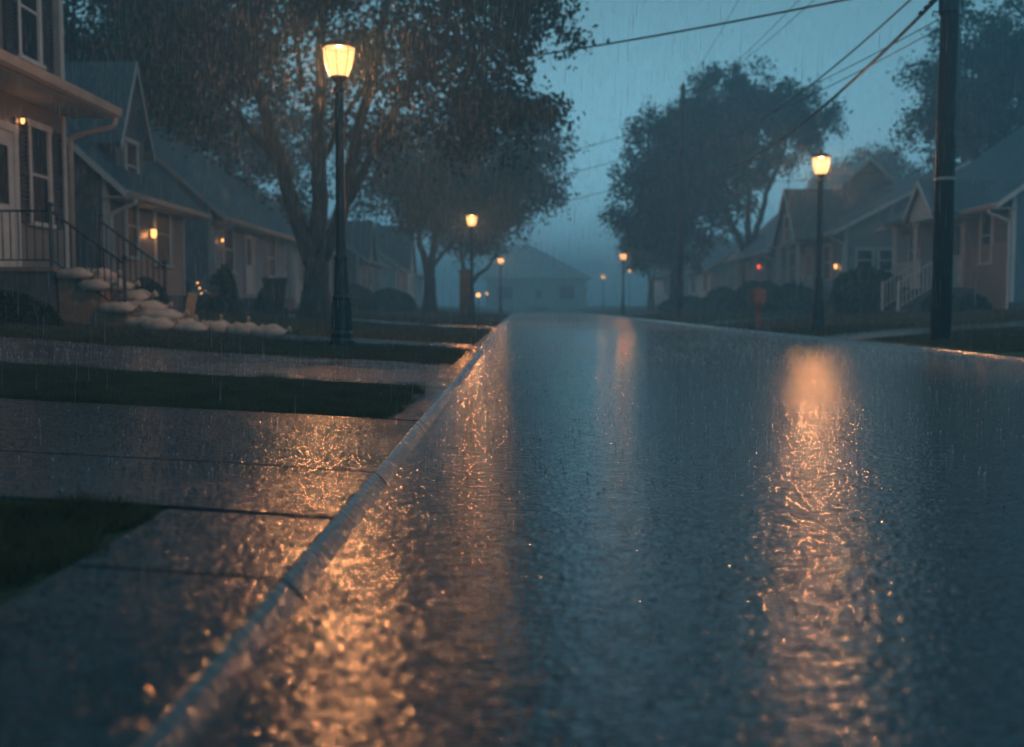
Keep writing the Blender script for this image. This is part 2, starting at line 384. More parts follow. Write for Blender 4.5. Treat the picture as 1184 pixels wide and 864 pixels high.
# ------------------------------------------------------------------ grass blades
def vnoise(x, y, s, seed=0):
    r = np.random.default_rng(seed); ph = r.uniform(0, 6.28, 8); d = r.uniform(0, 6.28, 8)
    out = 0
    for i in range(8):
        k = s*(1+.7*i); out = out + np.sin((x*np.cos(d[i])+y*np.sin(d[i]))*k+ph[i])/(1+.5*i)
    return out/3.2
def blades(x0, x1, y0, y1, dens, h, wd, edge=.03):
    n = int((x1-x0)*(y1-y0)*dens)
    x = RNG.uniform(x0-edge, x1+edge, n); y = RNG.uniform(y0-edge, y1+edge, n)
    e = edge*vnoise(x, y, 9, 3)
    k = (x > x0+e) & (x < x1-e) & (y > y0+e) & (y < y1-e)
    x = x[k]; y = y[k]; n = len(x)
    clump = .75 + .35*vnoise(x, y, 5, 5)
    hh = h*clump*RNG.uniform(.45, 1.25, n); a = RNG.uniform(0, 6.28, n); lean = RNG.uniform(.1, .8, n)*hh; la = RNG.uniform(0, 6.28, n)
    z = gz(x) - .005; dx = np.cos(a)*wd/2; dy = np.sin(a)*wd/2
    B0 = np.stack([x-dx, y-dy, z], 1); B1 = np.stack([x+dx, y+dy, z], 1)
    M0 = np.stack([x+np.cos(la)*lean*.3-dx*.7, y+np.sin(la)*lean*.3-dy*.7, z+hh*.6], 1)
    M1 = np.stack([x+np.cos(la)*lean*.3+dx*.7, y+np.sin(la)*lean*.3+dy*.7, z+hh*.6], 1)
    T = np.stack([x+np.cos(la)*lean, y+np.sin(la)*lean, z+hh], 1)
    Vv = np.stack([B0, B1, M1, M0, T], 1).reshape(-1, 3)
    i = np.arange(n)*5
    Fq = np.concatenate([np.stack([i, i+1, i+2], 1), np.stack([i, i+2, i+3], 1), np.stack([i+3, i+2, i+4], 1)])
    return Vv, Fq
def grass(regions, name='grass'):
    Vs = []; Fs = []; off = 0
    for r in regions:
        v, f = blades(*r); Vs.append(v); Fs.append(f+off); off += len(v)
    o = np_mesh(name, np.concatenate(Vs), np.concatenate(Fs), M['grass']); tag(o, None, None, None, 'stuff'); return o
o = grass([(-3.2, -1.04, 1.0, 3.0, 13000, .06, .005, .09), (-6.5, -.70, 5.62, 7.8, 6500, .06, .006, .08),
           (-11, -.70, 10.9, 14.5, 2600, .065, .010, .09)])
tag(o, 'wet dark green grass in the strips between the near driveways on the left', 'grass')
o = grass([(-14, -.70, 16.65, 26.85, 800, .07, .016, .06), (-11, -5.4, 14.5, 16.6, 1500, .06, .012, .06), (-12, -.66, 30.7, 43.9, 260, .09, .03, .1), (-12, -.66, 47.1, 70, 100, .1, .05, .1)])
tag(o, 'wet dark green grass on the front lawns of the left hand houses', 'grass')
o = grass([(6.3, 13, 13.4, 18.75, 1700, .06, .011, .06), (6.14, 15, 21.05, 33.4, 500, .08, .02, .08), (6.14, 14, 36, 61, 130, .1, .045, .1)])
tag(o, 'wet dark green grass on the right hand verge and lawns', 'grass')

# ------------------------------------------------------------------ street lamps
def make_lamp():
    root = empty('street_lamp', (0,0,0))
    mb = MB(); mb.lathe([(.165,0), (.165,.10), (.145,.13), (.15,.19), (.125,.23), (.115,.62), (.125,.66), (.10,.70), (.085,1.15), (.092,1.18), (.07,1.22)], 12)
    for k in range(12):
        a = 2*math.pi*(k+.5)/12; mb.tube([(.128*math.cos(a), .128*math.sin(a), .24), (.112*math.cos(a), .112*math.sin(a), .62)], .012, 5)
    mb.build('base', M['iron'], root, smooth=False, bevel=.004)
    mb = MB(); mb.lathe([(.066,1.2), (.062,2.0), (.055,3.30), (.075,3.32), (.075,3.36), (.055,3.38), (.05,3.42), (.09,3.46), (.115,3.48), (.115,3.50), (.04,3.50)], 14); mb.build('pole', M['iron'], root, smooth=False)
    n = 8; r0, r1, z0, z1 = .115, .205, 3.505, 3.86
    mb = MB()
    prof = [(r0, z0), (.155, z0+.09), (.188, z0+.21), (r1, z1)]
    for (ra, za), (rb, zb) in zip(prof[:-1], prof[1:]):
        for k in range(n):
            a, b_ = 2*math.pi*k/n, 2*math.pi*(k+1)/n
            mb.add([(ra*math.cos(a), ra*math.sin(a), za), (ra*math.cos(b_), ra*math.sin(b_), za), (rb*math.cos(b_), rb*math.sin(b_), zb), (rb*math.cos(a), rb*math.sin(a), zb)], [(0,1,2,3)])
    mb.build('lamp_glass', M['lampglass'], root)
    mb = MB()
    for k in range(n):
        a = 2*math.pi*k/n; mb.tube([((r+.004)*math.cos(a), (r+.004)*math.sin(a), z) for r, z in prof], .004, 5)
    mb.build('lantern_frame', M['iron'], root)
    mb = MB(); mb.lathe([(.222,3.862), (.225,3.88), (.17,3.93), (.10,3.965), (.05,3.98), (.03,4.0), (.035,4.02), (.012,4.04), (.006,4.10)], 16); mb.build('lantern_cap', M['iron'], root, smooth=True)
    ld = bpy.data.lights.new('bulb', 'POINT'); ld.energy = 190; ld.color = LAMP_RGB; ld.shadow_soft_size = .085
    lo = bpy.data.objects.new('bulb', ld); col.objects.link(lo); lo.parent = root; lo.location = (0, 0, 3.70)
    return root
lamp0 = make_lamp()
LG = 'black post top lamps along the street'
LAMPS = [(-2.31, 13.6, 'tall lit lamp post nearest the camera, on the grass strip left of the kerb'),
         (6.74, 23.4, 'lit lamp post on the right lawn in front of the hedge and grey house'),
         (-1.70, 38.3, 'lit lamp post beside the brown brick pillar on the left lawn'),
         (-1.20, 71.5, 'distant lit lamp post on the left in front of the end house'),
         (6.65, 66.0, 'distant lit lamp post under the left side of the big right hand tree'),
         (9.9, 121.0, 'farthest and faintest lit lamp post at the end of the street')]
for i, (x, y, lab) in enumerate(LAMPS):
    o = lamp0 if i == 0 else copy_tree(lamp0)
    o.location = (x, y, float(gz(x))-.01); o.rotation_euler.z = .2*i; tag(o, lab, 'street lamp', LG)

# low yard lamps
def yard_lamp(x, y, h, lab, e=12):
    root = empty('yard_lamp', (x, y, float(gz(x))))
    MB().lathe([(.05,0), (.05,.05), (.022,.07), (.022,h-.16), (.07,h-.14), (.07,h-.13)], 10).build('pole', M['iron'], root)
    MB().lathe([(.05,h-.128), (.10,h-.09), (.115,h-.02), (.09,h+.05), (.05,h+.08)], 12).build('lamp_globe', M['smalllamp'], root, smooth=True)
    MB().lathe([(.08,h+.082), (.06,h+.11), (.01,h+.13)], 12).build('lamp_cap', M['iron'], root)
    ld = bpy.data.lights.new('bulb', 'POINT'); ld.energy = e; ld.color = LAMP_RGB; ld.shadow_soft_size = .05
    lo = bpy.data.objects.new('bulb', ld); col.objects.link(lo); lo.parent = root; lo.location = (0, 0, h-.02)
    tag(root, lab, 'yard lamp', 'low lit yard lamps')
yard_lamp(-2.1, 55, 1.15, 'low lit yard lamp on the left just past the second lamp post', 10)
yard_lamp(-3.0, 100, 1.7, 'tiny faint yard lamp between the second and third left lamp posts', 8)
yard_lamp(9.6, 90, 3.4, 'dim yard lamp just below the right hand lamp by the big tree', 6)

# ------------------------------------------------------------------ houses
Z = Vector((0,0,1))
def wall_light(parent, p, n, mat_='smalllamp', e=3, rgb=LAMP_RGB, s=1):
    p = Vector(p); n = Vector(n); r = n.cross(Z)
    fr = MB(); fr.obox(p + n*.02, r, n, .09*s, .04, .16*s); fr.obox(p + n*.10 + Z*.13*s, r, n, .16*s, .16*s, .03)
    o = fr.build('wall_lantern', M['iron'], parent)
    g = MB(); g.lathe([(.045*s,-.10*s), (.07*s,-.04*s), (.075*s,.08*s), (.06*s,.11*s)], 10, tuple(p + n*.10)); g.build('lamp_globe', M[mat_], o, smooth=True)
    ld = bpy.data.lights.new('bulb', 'POINT'); ld.energy = e; ld.color = rgb; ld.shadow_soft_size = .04
    lo = bpy.data.objects.new('bulb', ld); col.objects.link(lo); lo.parent = parent; lo.location = p + n*.10
def window(parent, p, n, w_, h, shutters=False, rails=1, mull=0, trim='trim', shut='dark_trim'):
    """p: centre of the opening on the wall face, n: outward"""
    p = Vector(p); n = Vector(n); r = n.cross(Z); t = .09
    f = MB()
    f.obox(p + n*.03 + Z*(h/2+t/2), r, n, w_+2*t+.04, .075, t+.02); f.obox(p + n*.035 - Z*(h/2+t/2), r, n, w_+2*t+.08, .11, t*.8)
    f.obox(p + n*.025 + r*(w_/2+t/2), r, n, t, .06, h); f.obox(p + n*.025 - r*(w_/2+t/2), r, n, t, .06, h)
    for k in range(rails): f.obox(p + n*.018 + Z*(h*((k+1)/(rails+1)-.5)), r, n, w_, .03, .05)
    for k in range(mull): f.obox(p + n*.017 + r*(w_*((k+1)/(mull+1)-.5)), r, n, .035, .026, h)
    fo = f.build('window', M[trim], parent, bevel=.006)
    MB().obox(p + n*.004, r, n, w_, .008, h).build('pane', M['glass'], fo)
    if shutters:
        for s in (-1, 1):
            sh = MB(); c = p + n*.025 + r*s*(w_/2+t+.21)
            for q in (-1, 1): sh.obox(c + r*q*.17, r, n, .06, .05, h+.1)
            for q in (-1, 0, 1): sh.obox(c + Z*q*(h/2+.01), r, n, .28, .048, .08)
            k = int(h/.07)
            for q in range(k): sh.obox(c + Z*((q+.5)/k-.5)*h, r, n, .28, .028, .045)
            sh.build('shutter', M[shut], parent)
def door(parent, p, n, w_=.9, h=2.05, mat_='trim', glass=True):
    """p: middle of the threshold on the wall face"""
    p = Vector(p); n = Vector(n); r = n.cross(Z)
    f = MB(); f.obox(p + n*.03 + Z*(h+.06), r, n, w_+.26, .08, .12)
    for s in (-1, 1): f.obox(p + n*.03 + r*s*(w_/2+.06) + Z*h/2, r, n, .12, .07, h)
    f.build('door_frame', M['trim'], parent)
    d = MB(); d.obox(p + n*.012 + Z*h/2, r, n, w_, .024, h)
    for s in (-1, 1):
        d.obox(p + n*.03 + r*s*w_*.22 + Z*h*.22, r, n, w_*.3, .014, h*.28)
        if not glass: d.obox(p + n*.03 + r*s*w_*.22 + Z*h*.68, r, n, w_*.3, .014, h*.45)
    do = d.build('door', M[mat_], parent)
    if glass: MB().obox(p + n*.029 + Z*h*.68, r, n, w_*.6, .012, h*.42).build('pane', M['glass'], do)
    hd = MB(); hd.tube([p + n*.03 + r*w_*.4 + Z*1.0, p + n*.08 + r*w_*.4 + Z*1.0, p + n*.08 + r*w_*.3 + Z*1.0], .012, 6); hd.build('handle', M['dark_trim'], do)

def side_gable(name, label, side, xf, y0, L, depth, eave, ridge, wallm, roofm, ov=.45, gov=.3, found=.35, wins=(), gwins=(), doors=(),
               lowbrick=None, zb=None, gables=(), chimney=None, downspout=True, fv=0, cat='house', group=None, v_root=0):
    """house whose ridge runs along the street. side +1: stands left of the street, its front looks towards +X"""
    zb = float(gz(xf - side*depth*.3)) - .12 if zb is None else zb
    root = empty(name, (xf, y0, zb)); tag(root, label, cat, group)
    e, rg = eave-zb, ridge-zb; s = side; N = Vector((s,0,0)); G = Vector((0,-1,0))
    X = lambda v: s*v      # v > 0 is out from the front wall, towards the street
    w_ = MB()
    w_.prism([(X(0),0,found), (X(-depth),0,found), (X(-depth),0,e), (X(-depth/2),0,rg-.14), (X(0),0,e)], (0,L,0))
    w_.build('wall', wallm, root)
    MB().box(X(-.03), X(-depth+.03), .03, L-.03, -.3, found).build('foundation', M['concrete_step'], root)
    if lowbrick: MB().box(X(.085), X(.054), lowbrick[0], lowbrick[1], found-.3, lowbrick[2]).build('brick_facing', M['brick_tan'], root)
    # corner boards
    for u in (0, L): MB().box(X(.02), X(-.09), u-.02 if u == 0 else u+.02, u+.09 if u == 0 else u-.09, found, e-.02).build('corner_board', M['trim'], root)
    MB().box(X(-depth-.02), X(-depth+.09), -.02, .09, found, e-.02).build('corner_board', M['trim'], root)
    # roof: two slabs
    sl = (rg-e)/(depth/2); th = .13
    ze = e - sl*ov
    rf = MB()
    rf.prism([(X(ov),-gov,ze), (X(-depth/2),-gov,rg), (X(-depth-ov),-gov,ze), (X(-depth-ov),-gov,ze+th), (X(-depth/2),-gov,rg+th*1.15), (X(ov),-gov,ze+th)], (0,L+2*gov,0))
    ro = rf.build('roof', roofm, root)
    # soffit, fascia, rake boards
    f = MB(); f.box(X(.003), X(ov-.02), -gov+.03, L+gov-.03, ze-.03, ze-.004); f.box(X(ov+.003), X(ov+.025), -gov, L+gov, ze-.06, ze+th-.01)
    for u in (-gov-.03, L+gov+.003):
        f.prism([(X(ov),u,ze-.03), (X(-depth/2),u,rg-.03), (X(-depth-ov),u,ze-.03), (X(-depth-ov),u,ze+th-.005), (X(-depth/2),u,rg+th), (X(ov),u,ze+th-.005)], (0,.027,0))
    f.build('fascia', M['trim'], ro)
    g = MB(); g.prism([(X(ov+.028),-gov,ze+.08), (X(ov+.035),-gov,ze-.02), (X(ov+.07),-gov,ze-.05), (X(ov+.12),-gov,ze-.02), (X(ov+.14),-gov,ze+.08)], (0,L+2*gov,0))
    g.build('gutter', M['gutter'], ro)
    if downspout:
        d = MB(); u = .02
        d.tube([(X(ov+.08),u,ze-.03), (X(ov+.08),u,ze-.12), (X(ov*.6),u,ze-.24), (X(.09),u,ze-.34), (X(.07),u,ze-.42), (X(.07),u,.12)], .042, 8); d.build('downspout', M['trim'], root)
    for (u, zc, ww, hh, sh) in wins: window(root, (X(fv), u, zc-zb), N, ww, hh, sh)
    for (v, zc, ww, hh, mu) in gwins: window(root, (X(-v), 0, zc-zb), G, ww, hh, False, 1, mu)
    for (u, zt, mm) in doors: door(root, (X(fv), u, zt-zb), N, mat_=mm)
    for (u0, u1, vf, zbot, zeg, zp) in gables:       # front-facing cross gables
        um = (u0+u1)/2; zbot -= zb; zeg -= zb; zp -= zb
        q = MB(); q.prism([(X(vf),u0,zbot), (X(vf),u1,zbot), (X(vf),u1,zeg), (X(vf),um,zp-.1), (X(vf),u0,zeg)], (X(-depth/2-vf),0,0)); q.build('dormer', wallm, root)
        q = MB(); o_ = .18; k = (zp-zeg)/(um-u0)
        q.prism([(X(vf+o_),u0-o_,zeg-k*o_), (X(vf+o_),um,zp), (X(vf+o_),u1+o_,zeg-k*o_), (X(vf+o_),u1+o_,zeg-k*o_+.1), (X(vf+o_),um,zp+.13), (X(vf+o_),u0-o_,zeg-k*o_+.1)], (X(-depth/2-vf-o_),0,0))
        gr = q.build('dormer_roof', roofm, root)
        q = MB(); q.prism([(X(vf+o_+.003),u0-o_,zeg-k*o_-.04), (X(vf+o_+.003),um,zp-.05), (X(vf+o_+.003),u1+o_,zeg-k*o_-.04), (X(vf+o_+.003),u1+o_,zeg-k*o_+.095), (X(vf+o_+.003),um,zp+.125), (X(vf+o_+.003),u0-o_,zeg-k*o_+.095)], (X(.025),0,0)); q.build('fascia', M['trim'], gr)
        window(root, (X(vf), um, (zbot+(zeg-zbot)*.5) if zeg-zbot > 1.1 else zbot+.75), N, min(.8, (u1-u0)*.38), 1.0, False)
    if chimney:
        u, v, top = chimney; c = MB(); c.box(X(v)-.3, X(v)+.3, u-.28, u+.28, e, top-zb); c.box(X(v)-.35, X(v)+.35, u-.33, u+.33, top-zb+.002, top-zb+.1); c.build('chimney', M['chimney'], ro)
    return root

SD = {'tan': siding('tan_siding', (.22,.185,.16)), 'slate': siding('slate_siding', (.10,.115,.125)), 'grey': siding('grey_siding', (.19,.23,.26)),
      'pale': siding('pale_siding', (.42,.43,.43)), 'blue': siding('blue_siding', (.10,.17,.22)), 'brown': siding('brown_siding', (.16,.145,.14)), 'white': siding('white_siding', (.55,.56,.56))}
RF = {'light': shingle('haze_paled_shingle', (.5,.52,.55)), 'dark': shingle('dark_shingle', (.045,.05,.055)), 'blue': shingle('blue_grey_shingle', (.07,.10,.13)), 'brown': shingle('brown_shingle', (.085,.085,.095)),
      'pale': shingle('pale_shingle', (.36,.40,.44)), 'teal': shingle('teal_shingle', (.06,.11,.13))}

# --- left house 1: two storeys, pent roof over the stoop
zb1 = .45
h1 = empty('house', (-7.8, 18.03, zb1)); tag(h1, 'two storey tan clapboard house with railed stoop at the left edge', 'house')
def zz(z): return z - zb1
MB().box(-8, 0, -13, 0, zz(.75), zz(7.6)).build('wall', SD['tan'], h1)
MB().box(-7.95, -.04, -12.95, -.04, -.4, zz(.75)).build('foundation', M['concrete_step'], h1)
MB().box(-.09, .025, -.09, .025, zz(.75), zz(7.6)).build('corner_board', M['trim'], h1)
rf = MB().prism([(.5,-13.4,zz(7.4)), (-4,-13.4,zz(9.9)), (-8.5,-13.4,zz(7.4)), (-8.5,-13.4,zz(7.6)), (-4,-13.4,zz(10.1)), (.5,-13.4,zz(7.6))], (0,13.8,0)).build('roof', RF['dark'], h1)
# pent roof
p_ = MB(); p_.prism([(.004,-13,zz(4.02)), (.80,-13,zz(4.02)), (.80,-13,zz(4.10)), (.004,-13,zz(4.50))], (0,13.15,0)); po = p_.build('pent_roof', RF['dark'], h1)
MB().box(.02, .79, -12.98, .13, zz(3.985), zz(4.015)).build('soffit', M['trim'], po)
g = MB(); g.prism([(.802,-13,zz(4.16)), (.81,-13,zz(4.03)), (.85,-13,zz(3.99)), (.92,-13,zz(4.03)), (.94,-13,zz(4.16))], (0,13.2,0)); g.build('gutter', M['gutter'], po)
d = MB().tube([(.86,.06,zz(3.99)), (.86,.06,zz(3.90)), (.80,.06,zz(3.83)), (.4,.07,zz(3.74)), (.11,.07,zz(3.66)), (.07,.07,zz(3.58)), (.07,.07,zz(.6))], .045, 8)
d.build('downspout', M['gutter'], h1, smooth=True)
N1 = Vector((1,0,0))
window(h1, (0, -1.02, zz(2.86)), N1, .62, 1.5, True)
window(h1, (0, -1.25, zz(5.45)), N1, .62, 1.55, True)
window(h1, (0, -5.5, zz(5.45)), N1, .8, 1.55, True)
window(h1, (0, -5.5, zz(2.86)), N1, .8, 1.5, True)
door(h1, (0, -2.35, zz(1.31)), N1, .86, 2.1, 'trim')
wall_light(h1, (0, -1.72, zz(3.62)), N1, 'smalllamp', 1.0, s=.4)
# stoop and steps
SX0, SX1, SY0, SY1 = 0, 1.15, -3.13, -1.25        # local to the house
MB().box(.004, SX1, SY0, SY1, -.4, zz(1.24)).build('stoop', M['concrete_step'], h1)
MB().box(.004, SX1+.03, SY0-.03, SY1+.03, zz(1.242), zz(1.31)).build('stoop_slab', M['brick_red'], h1, bevel=.008)
for k in range(4):
    zt = 1.31 - .165*(k+1)
    a = SX1 + .033 + .25*k
    MB().box(a, a+.247, SY0+.05, SY1-.05, -.4, zz(zt)).build('step', M['brick_red'], h1, bevel=.01)
def railing(parent, pts, h, mat_, bal=.11, post=.028, br=.009, knob=True):
    pts = [Vector(p) for p in pts]; o = MB()
    for a, b_ in zip(pts[:-1], pts[1:]):
        o.tube([a+Z*h, b_+Z*h], .018, 6); o.tube([a+Z*.1, b_+Z*.1], .012, 6)
        k = max(2, int((b_-a).length/bal))
        for i in range(1, k): c = a.lerp(b_, i/k); o.tube([c+Z*.1, c+Z*h], br, 5)
    for p in pts:
        o.tube([p, p+Z*(h+.05)], post, 8)
        if knob: o.lathe([(.01,0), (post*1.5,.02), (post*1.6,.05), (.01,.08)], 8, tuple(p+Z*(h+.05)))
    return o.build('railing', mat_, parent)
railing(h1, [(.05, SY0+.05, zz(1.31)), (SX1-.05, SY0+.05, zz(1.31)), (SX1+.98, SY0+.08, zz(.56))], .80, M['iron'])
railing(h1, [(SX1-.05, SY1-.05, zz(1.31)), (SX1+.98, SY1-.08, zz(.56))], .80, M['iron'])

# --- other left houses
h2 = side_gable('house', 'slate grey house with a steep dormer, beyond the two storey house', 1, -8.5, 21.6, 4.9, 8, 3.45, 7.1, SD['slate'], RF['teal'], ov=.5,
    wins=[(3.3, 2.45, .95, 1.4, False), (1.3, 2.5, .6, 1.3, False)], gables=[(1.2, 2.9, -.25, 3.3, 4.5, 6.1)], found=.5, chimney=(4.1, -5.5, 8.2))
wall_light(h2, (0, 2.45, 1.9), N1, 'smalllamp', 4, s=.9)
h3 = side_gable('house', 'grey house with a large blue roof behind the round dark shrub', 1, -9.0, 30.6, 9.6, 9, 3.7, 7.7, SD['grey'], RF['blue'], ov=.55,
    wins=[(1.7, 2.5, 1.0, 1.3, False), (7.3, 2.5, 1.1, 1.3, False)], doors=[(4.2, 1.15, 'trim')], found=.45)
wall_light(h3, (0, .8, 2.2), N1, 'smalllamp', .6, s=.45)
MB().box(.02, 1.3, 3.3, 5.1, -.3, .5).build('step', M['concrete_step'], h3)
h4 = side_gable('house', 'small pale sided house partly hidden by the big left tree trunk', 1, -9.4, 43.5, 9, 8, 3.6, 6.8, SD['pale'], RF['dark'], wins=[(2, 2.5, 1.0, 1.3, False), (6.5, 2.5, 1.4, 1.3, False)], doors=[(4.2, 1.1, 'trim')])
h5 = side_gable('house', 'brown sided house seen between the trunk and the nearest lamp post', 1, -8.6, 56, 9, 8, 3.5, 6.6, SD['brown'], RF['brown'], wins=[(2, 2.4, 1.0, 1.3, False), (7, 2.4, 1.2, 1.3, False)], doors=[(4.5, 1.05, 'trim')], gables=[(1.2, 4.0, .3, 3.2, 3.5, 5.4)])
h6 = side_gable('house', 'faint white house with a pointed front gable far down the left side', 1, -8.2, 69, 9, 8, 3.5, 6.6, SD['white'], RF['dark'], wins=[(2, 2.4, 1.0, 1.3, False)], gables=[(4.2, 8, .5, 1.0, 3.5, 6.4)])
h7 = side_gable('house', 'last and faintest house on the left side of the street', 1, -8.5, 83, 10, 8, 3.5, 6.4, SD['pale'], RF['pale'], wins=[(2, 2.4, 1.2, 1.3, False), (7, 2.4, 1.2, 1.3, False)])

# --- right houses
r1 = side_gable('house', 'brick and siding cottage with gabled white porch at the right edge', -1, 13.2, 28.0, 8.5, 9, 3.75, 6.95, SD['blue'], RF['teal'], ov=.55,
    wins=[(1.35, 2.72, .62, 1.5, False), (6.6, 2.6, .9, 1.4, False)], doors=[(3.35, 1.3, 'trim')], lowbrick=(.12, 2.7, 1.93), found=.3, fv=.053)
MB().box(-.052, -.002, .12, 8.4, 1.46, 3.1).build('front_wall', SD['tan'], r1)
zb = r1.location.z
px0, px1, py0, py1 = -1.25, 0, 2.0, 5.6
pf = MB(); pf.box(px0, -.06, py0, py1, -.3, 1.26-zb); pf.build('porch_floor', M['concrete_step'], r1)
for (cx, cy_) in ((-1.15, 2.12), (-1.15, 3.75), (-1.15, 5.5)):
    c = MB(); zt = 3.27-zb; zl = 1.262-zb
    c.box(cx-.055, cx+.055, cy_-.055, cy_+.055, zl, zt); c.box(cx-.09, cx+.09, cy_-.09, cy_+.09, zl+.001, zl+.12); c.box(cx-.09, cx+.09, cy_-.09, cy_+.09, zt-.12, zt-.001)
    c.build('porch_column', M['trim'], r1, bevel=.006)
pr = MB(); za = 3.27-zb
pr.prism([(-1.38,3.85,za), (-1.38,3.85,za+.16), (.02,3.85,za+.62), (.02,3.85,za+.46)], (0,2.0,0)); pr.box(-1.3, -.06, 3.86, 5.84, za-.0, za+.05)
pro = pr.build('porch_roof', RF['dark'], r1)
g_ = MB(); g_.prism([(-1.32,1.95,za+.16), (-1.32,3.82,za+.16), (-1.32,2.885,za+1.0)], (3.2,0,0)); g_.box(-1.32, -.06, 1.97, 3.80, za, za+.155)
g_.build('pediment', M['trim'], r1)
k = MB(); k.prism([(-1.45,1.8,za+.04), (-1.45,2.885,za+1.05), (-1.45,3.97,za+.04), (-1.45,3.97,za+.15), (-1.45,2.885,za+1.18), (-1.45,1.8,za+.15)], (4.0,0,0)); ko = k.build('porch_roof', RF['teal'], r1)
k = MB(); k.prism([(-1.48,1.8,za+.0), (-1.48,2.885,za+1.0), (-1.48,3.97,za+.0), (-1.48,3.97,za+.14), (-1.48,2.885,za+1.17), (-1.48,1.8,za+.14)], (.026,0,0)); k.build('fascia', M['trim'], ko)
for i in range(4):
    zt = 1.26 - .16*(i+1); MB().box(px0-.25*(i+1)+.003, px0-.25*i, 2.15, 3.35, -.3, zt-zb).build('step', M['concrete_step'], r1)
railing(r1, [(px0+.08, 2.1, 1.26-zb), (px0-.98, 2.1, .60-zb)], .82, M['trim'], .13, .045, .016, False)
railing(r1, [(px0+.08, 3.4, 1.26-zb), (px0-.98, 3.4, .60-zb)], .82, M['trim'], .13, .045, .016, False)
railing(r1, [(px0+.08, 3.75, 1.26-zb), (px0+.08, 5.5, 1.26-zb)], .82, M['trim'], .13, .045, .016, False)

r2 = side_gable('house', 'grey sided house behind the clipped hedge, with a wall lantern and paired side windows', -1, 12.5, 40, 9.5, 9, 3.75, 6.1, SD['grey'], RF['brown'], ov=.5,
    wins=[(2.2, 2.5, 1.0, 1.3, False), (7.5, 2.5, 1.2, 1.3, False)], gwins=[(.75, 2.5, .55, .75, 0), (1.6, 2.5, .55, .75, 0)], doors=[(4.8, 1.1, 'trim')], gables=[(3.0, 6.4, 1.0, 3.3, 3.6, 5.6)], found=.4)
wall_light(r2, (0, .8, 1.75), (-1,0,0), 'smalllamp', 1.5, s=.8)
for u in (3.2, 4.7, 6.2):
    MB().box(-1.0, -.88, u-.06, u+.06, .1, 3.28-r2.location.z).build('porch_column', M['trim'], r2)
MB().box(-1.1, -.01, 2.9, 6.5, -.3, .42).build('porch_floor', M['concrete_step'], r2)
r3 = side_gable('house', 'house with a pale roof and a small red light beside its door', -1, 13.0, 52.5, 9.5, 9, 3.9, 8.0, SD['brown'], RF['pale'], ov=.6,
    wins=[(1.4, 2.5, 1.1, 1.3, False), (8, 2.5, 1.2, 1.3, False)], doors=[(4.6, 1.1, 'trim')], found=.4)
wall_light(r3, (0, 3.5, 2.3), (-1,0,0), 'redlamp', .8, (1,.10,.04), 1.0)
for u in (.5, 2.6, 6.4, 9):
    MB().box(-.55, -.43, u-.06, u+.06, .1, 3.4-r3.location.z).build('porch_column', M['trim'], r3)
r4 = side_gable('house', 'low white house seen behind the trunk of the right hand tree', -1, 12.6, 68, 9, 8, 3.3, 5.8, SD['white'], RF['blue'], wins=[(2, 2.4, 1.2, 1.2, False), (7, 2.4, 1.2, 1.2, False)])
r5 = side_gable('house', 'last and faintest house on the right side of the street', -1, 12.2, 84, 10, 8, 3.5, 6.4, SD['pale'], RF['dark'], wins=[(2, 2.4, 1.2, 1.3, False)])
# end house across the junction, hipped roof; walls and roof paled to stand in for haze
ze = float(gz(KL))
he = empty('house', (2.7, 150, ze)); he.scale = (1.34, 1.34, 1.34); tag(he, 'hazy hip roofed house closing the view at the end of the street', 'house')
MB().box(-5.4, 5.4, 0, 8, -.3, 3.5).build('wall', SD['white'], he)
mb = MB(); mb.add([(-6,-.6,3.42), (6,-.6,3.42), (6,8.6,3.42), (-6,8.6,3.42), (-3.2,4,7.3), (-.8,4,7.3)], [(0,1,2,3), (0,4,5,1), (1,5,2), (2,5,4,3), (3,4,0)]); mb.build('roof', RF['light'], he)
for x in (-3.4, 3.2): window(he, (x, 0, 1.9), (0,-1,0), 1.6, 1.4, False, 0, 1)
door(he, (.2, 0, .35), (0,-1,0), 1.0, 2.1)
MB().box(-.8, 1.2, -1.2, -.01, -.3, .34).build('step', M['concrete_step'], he)

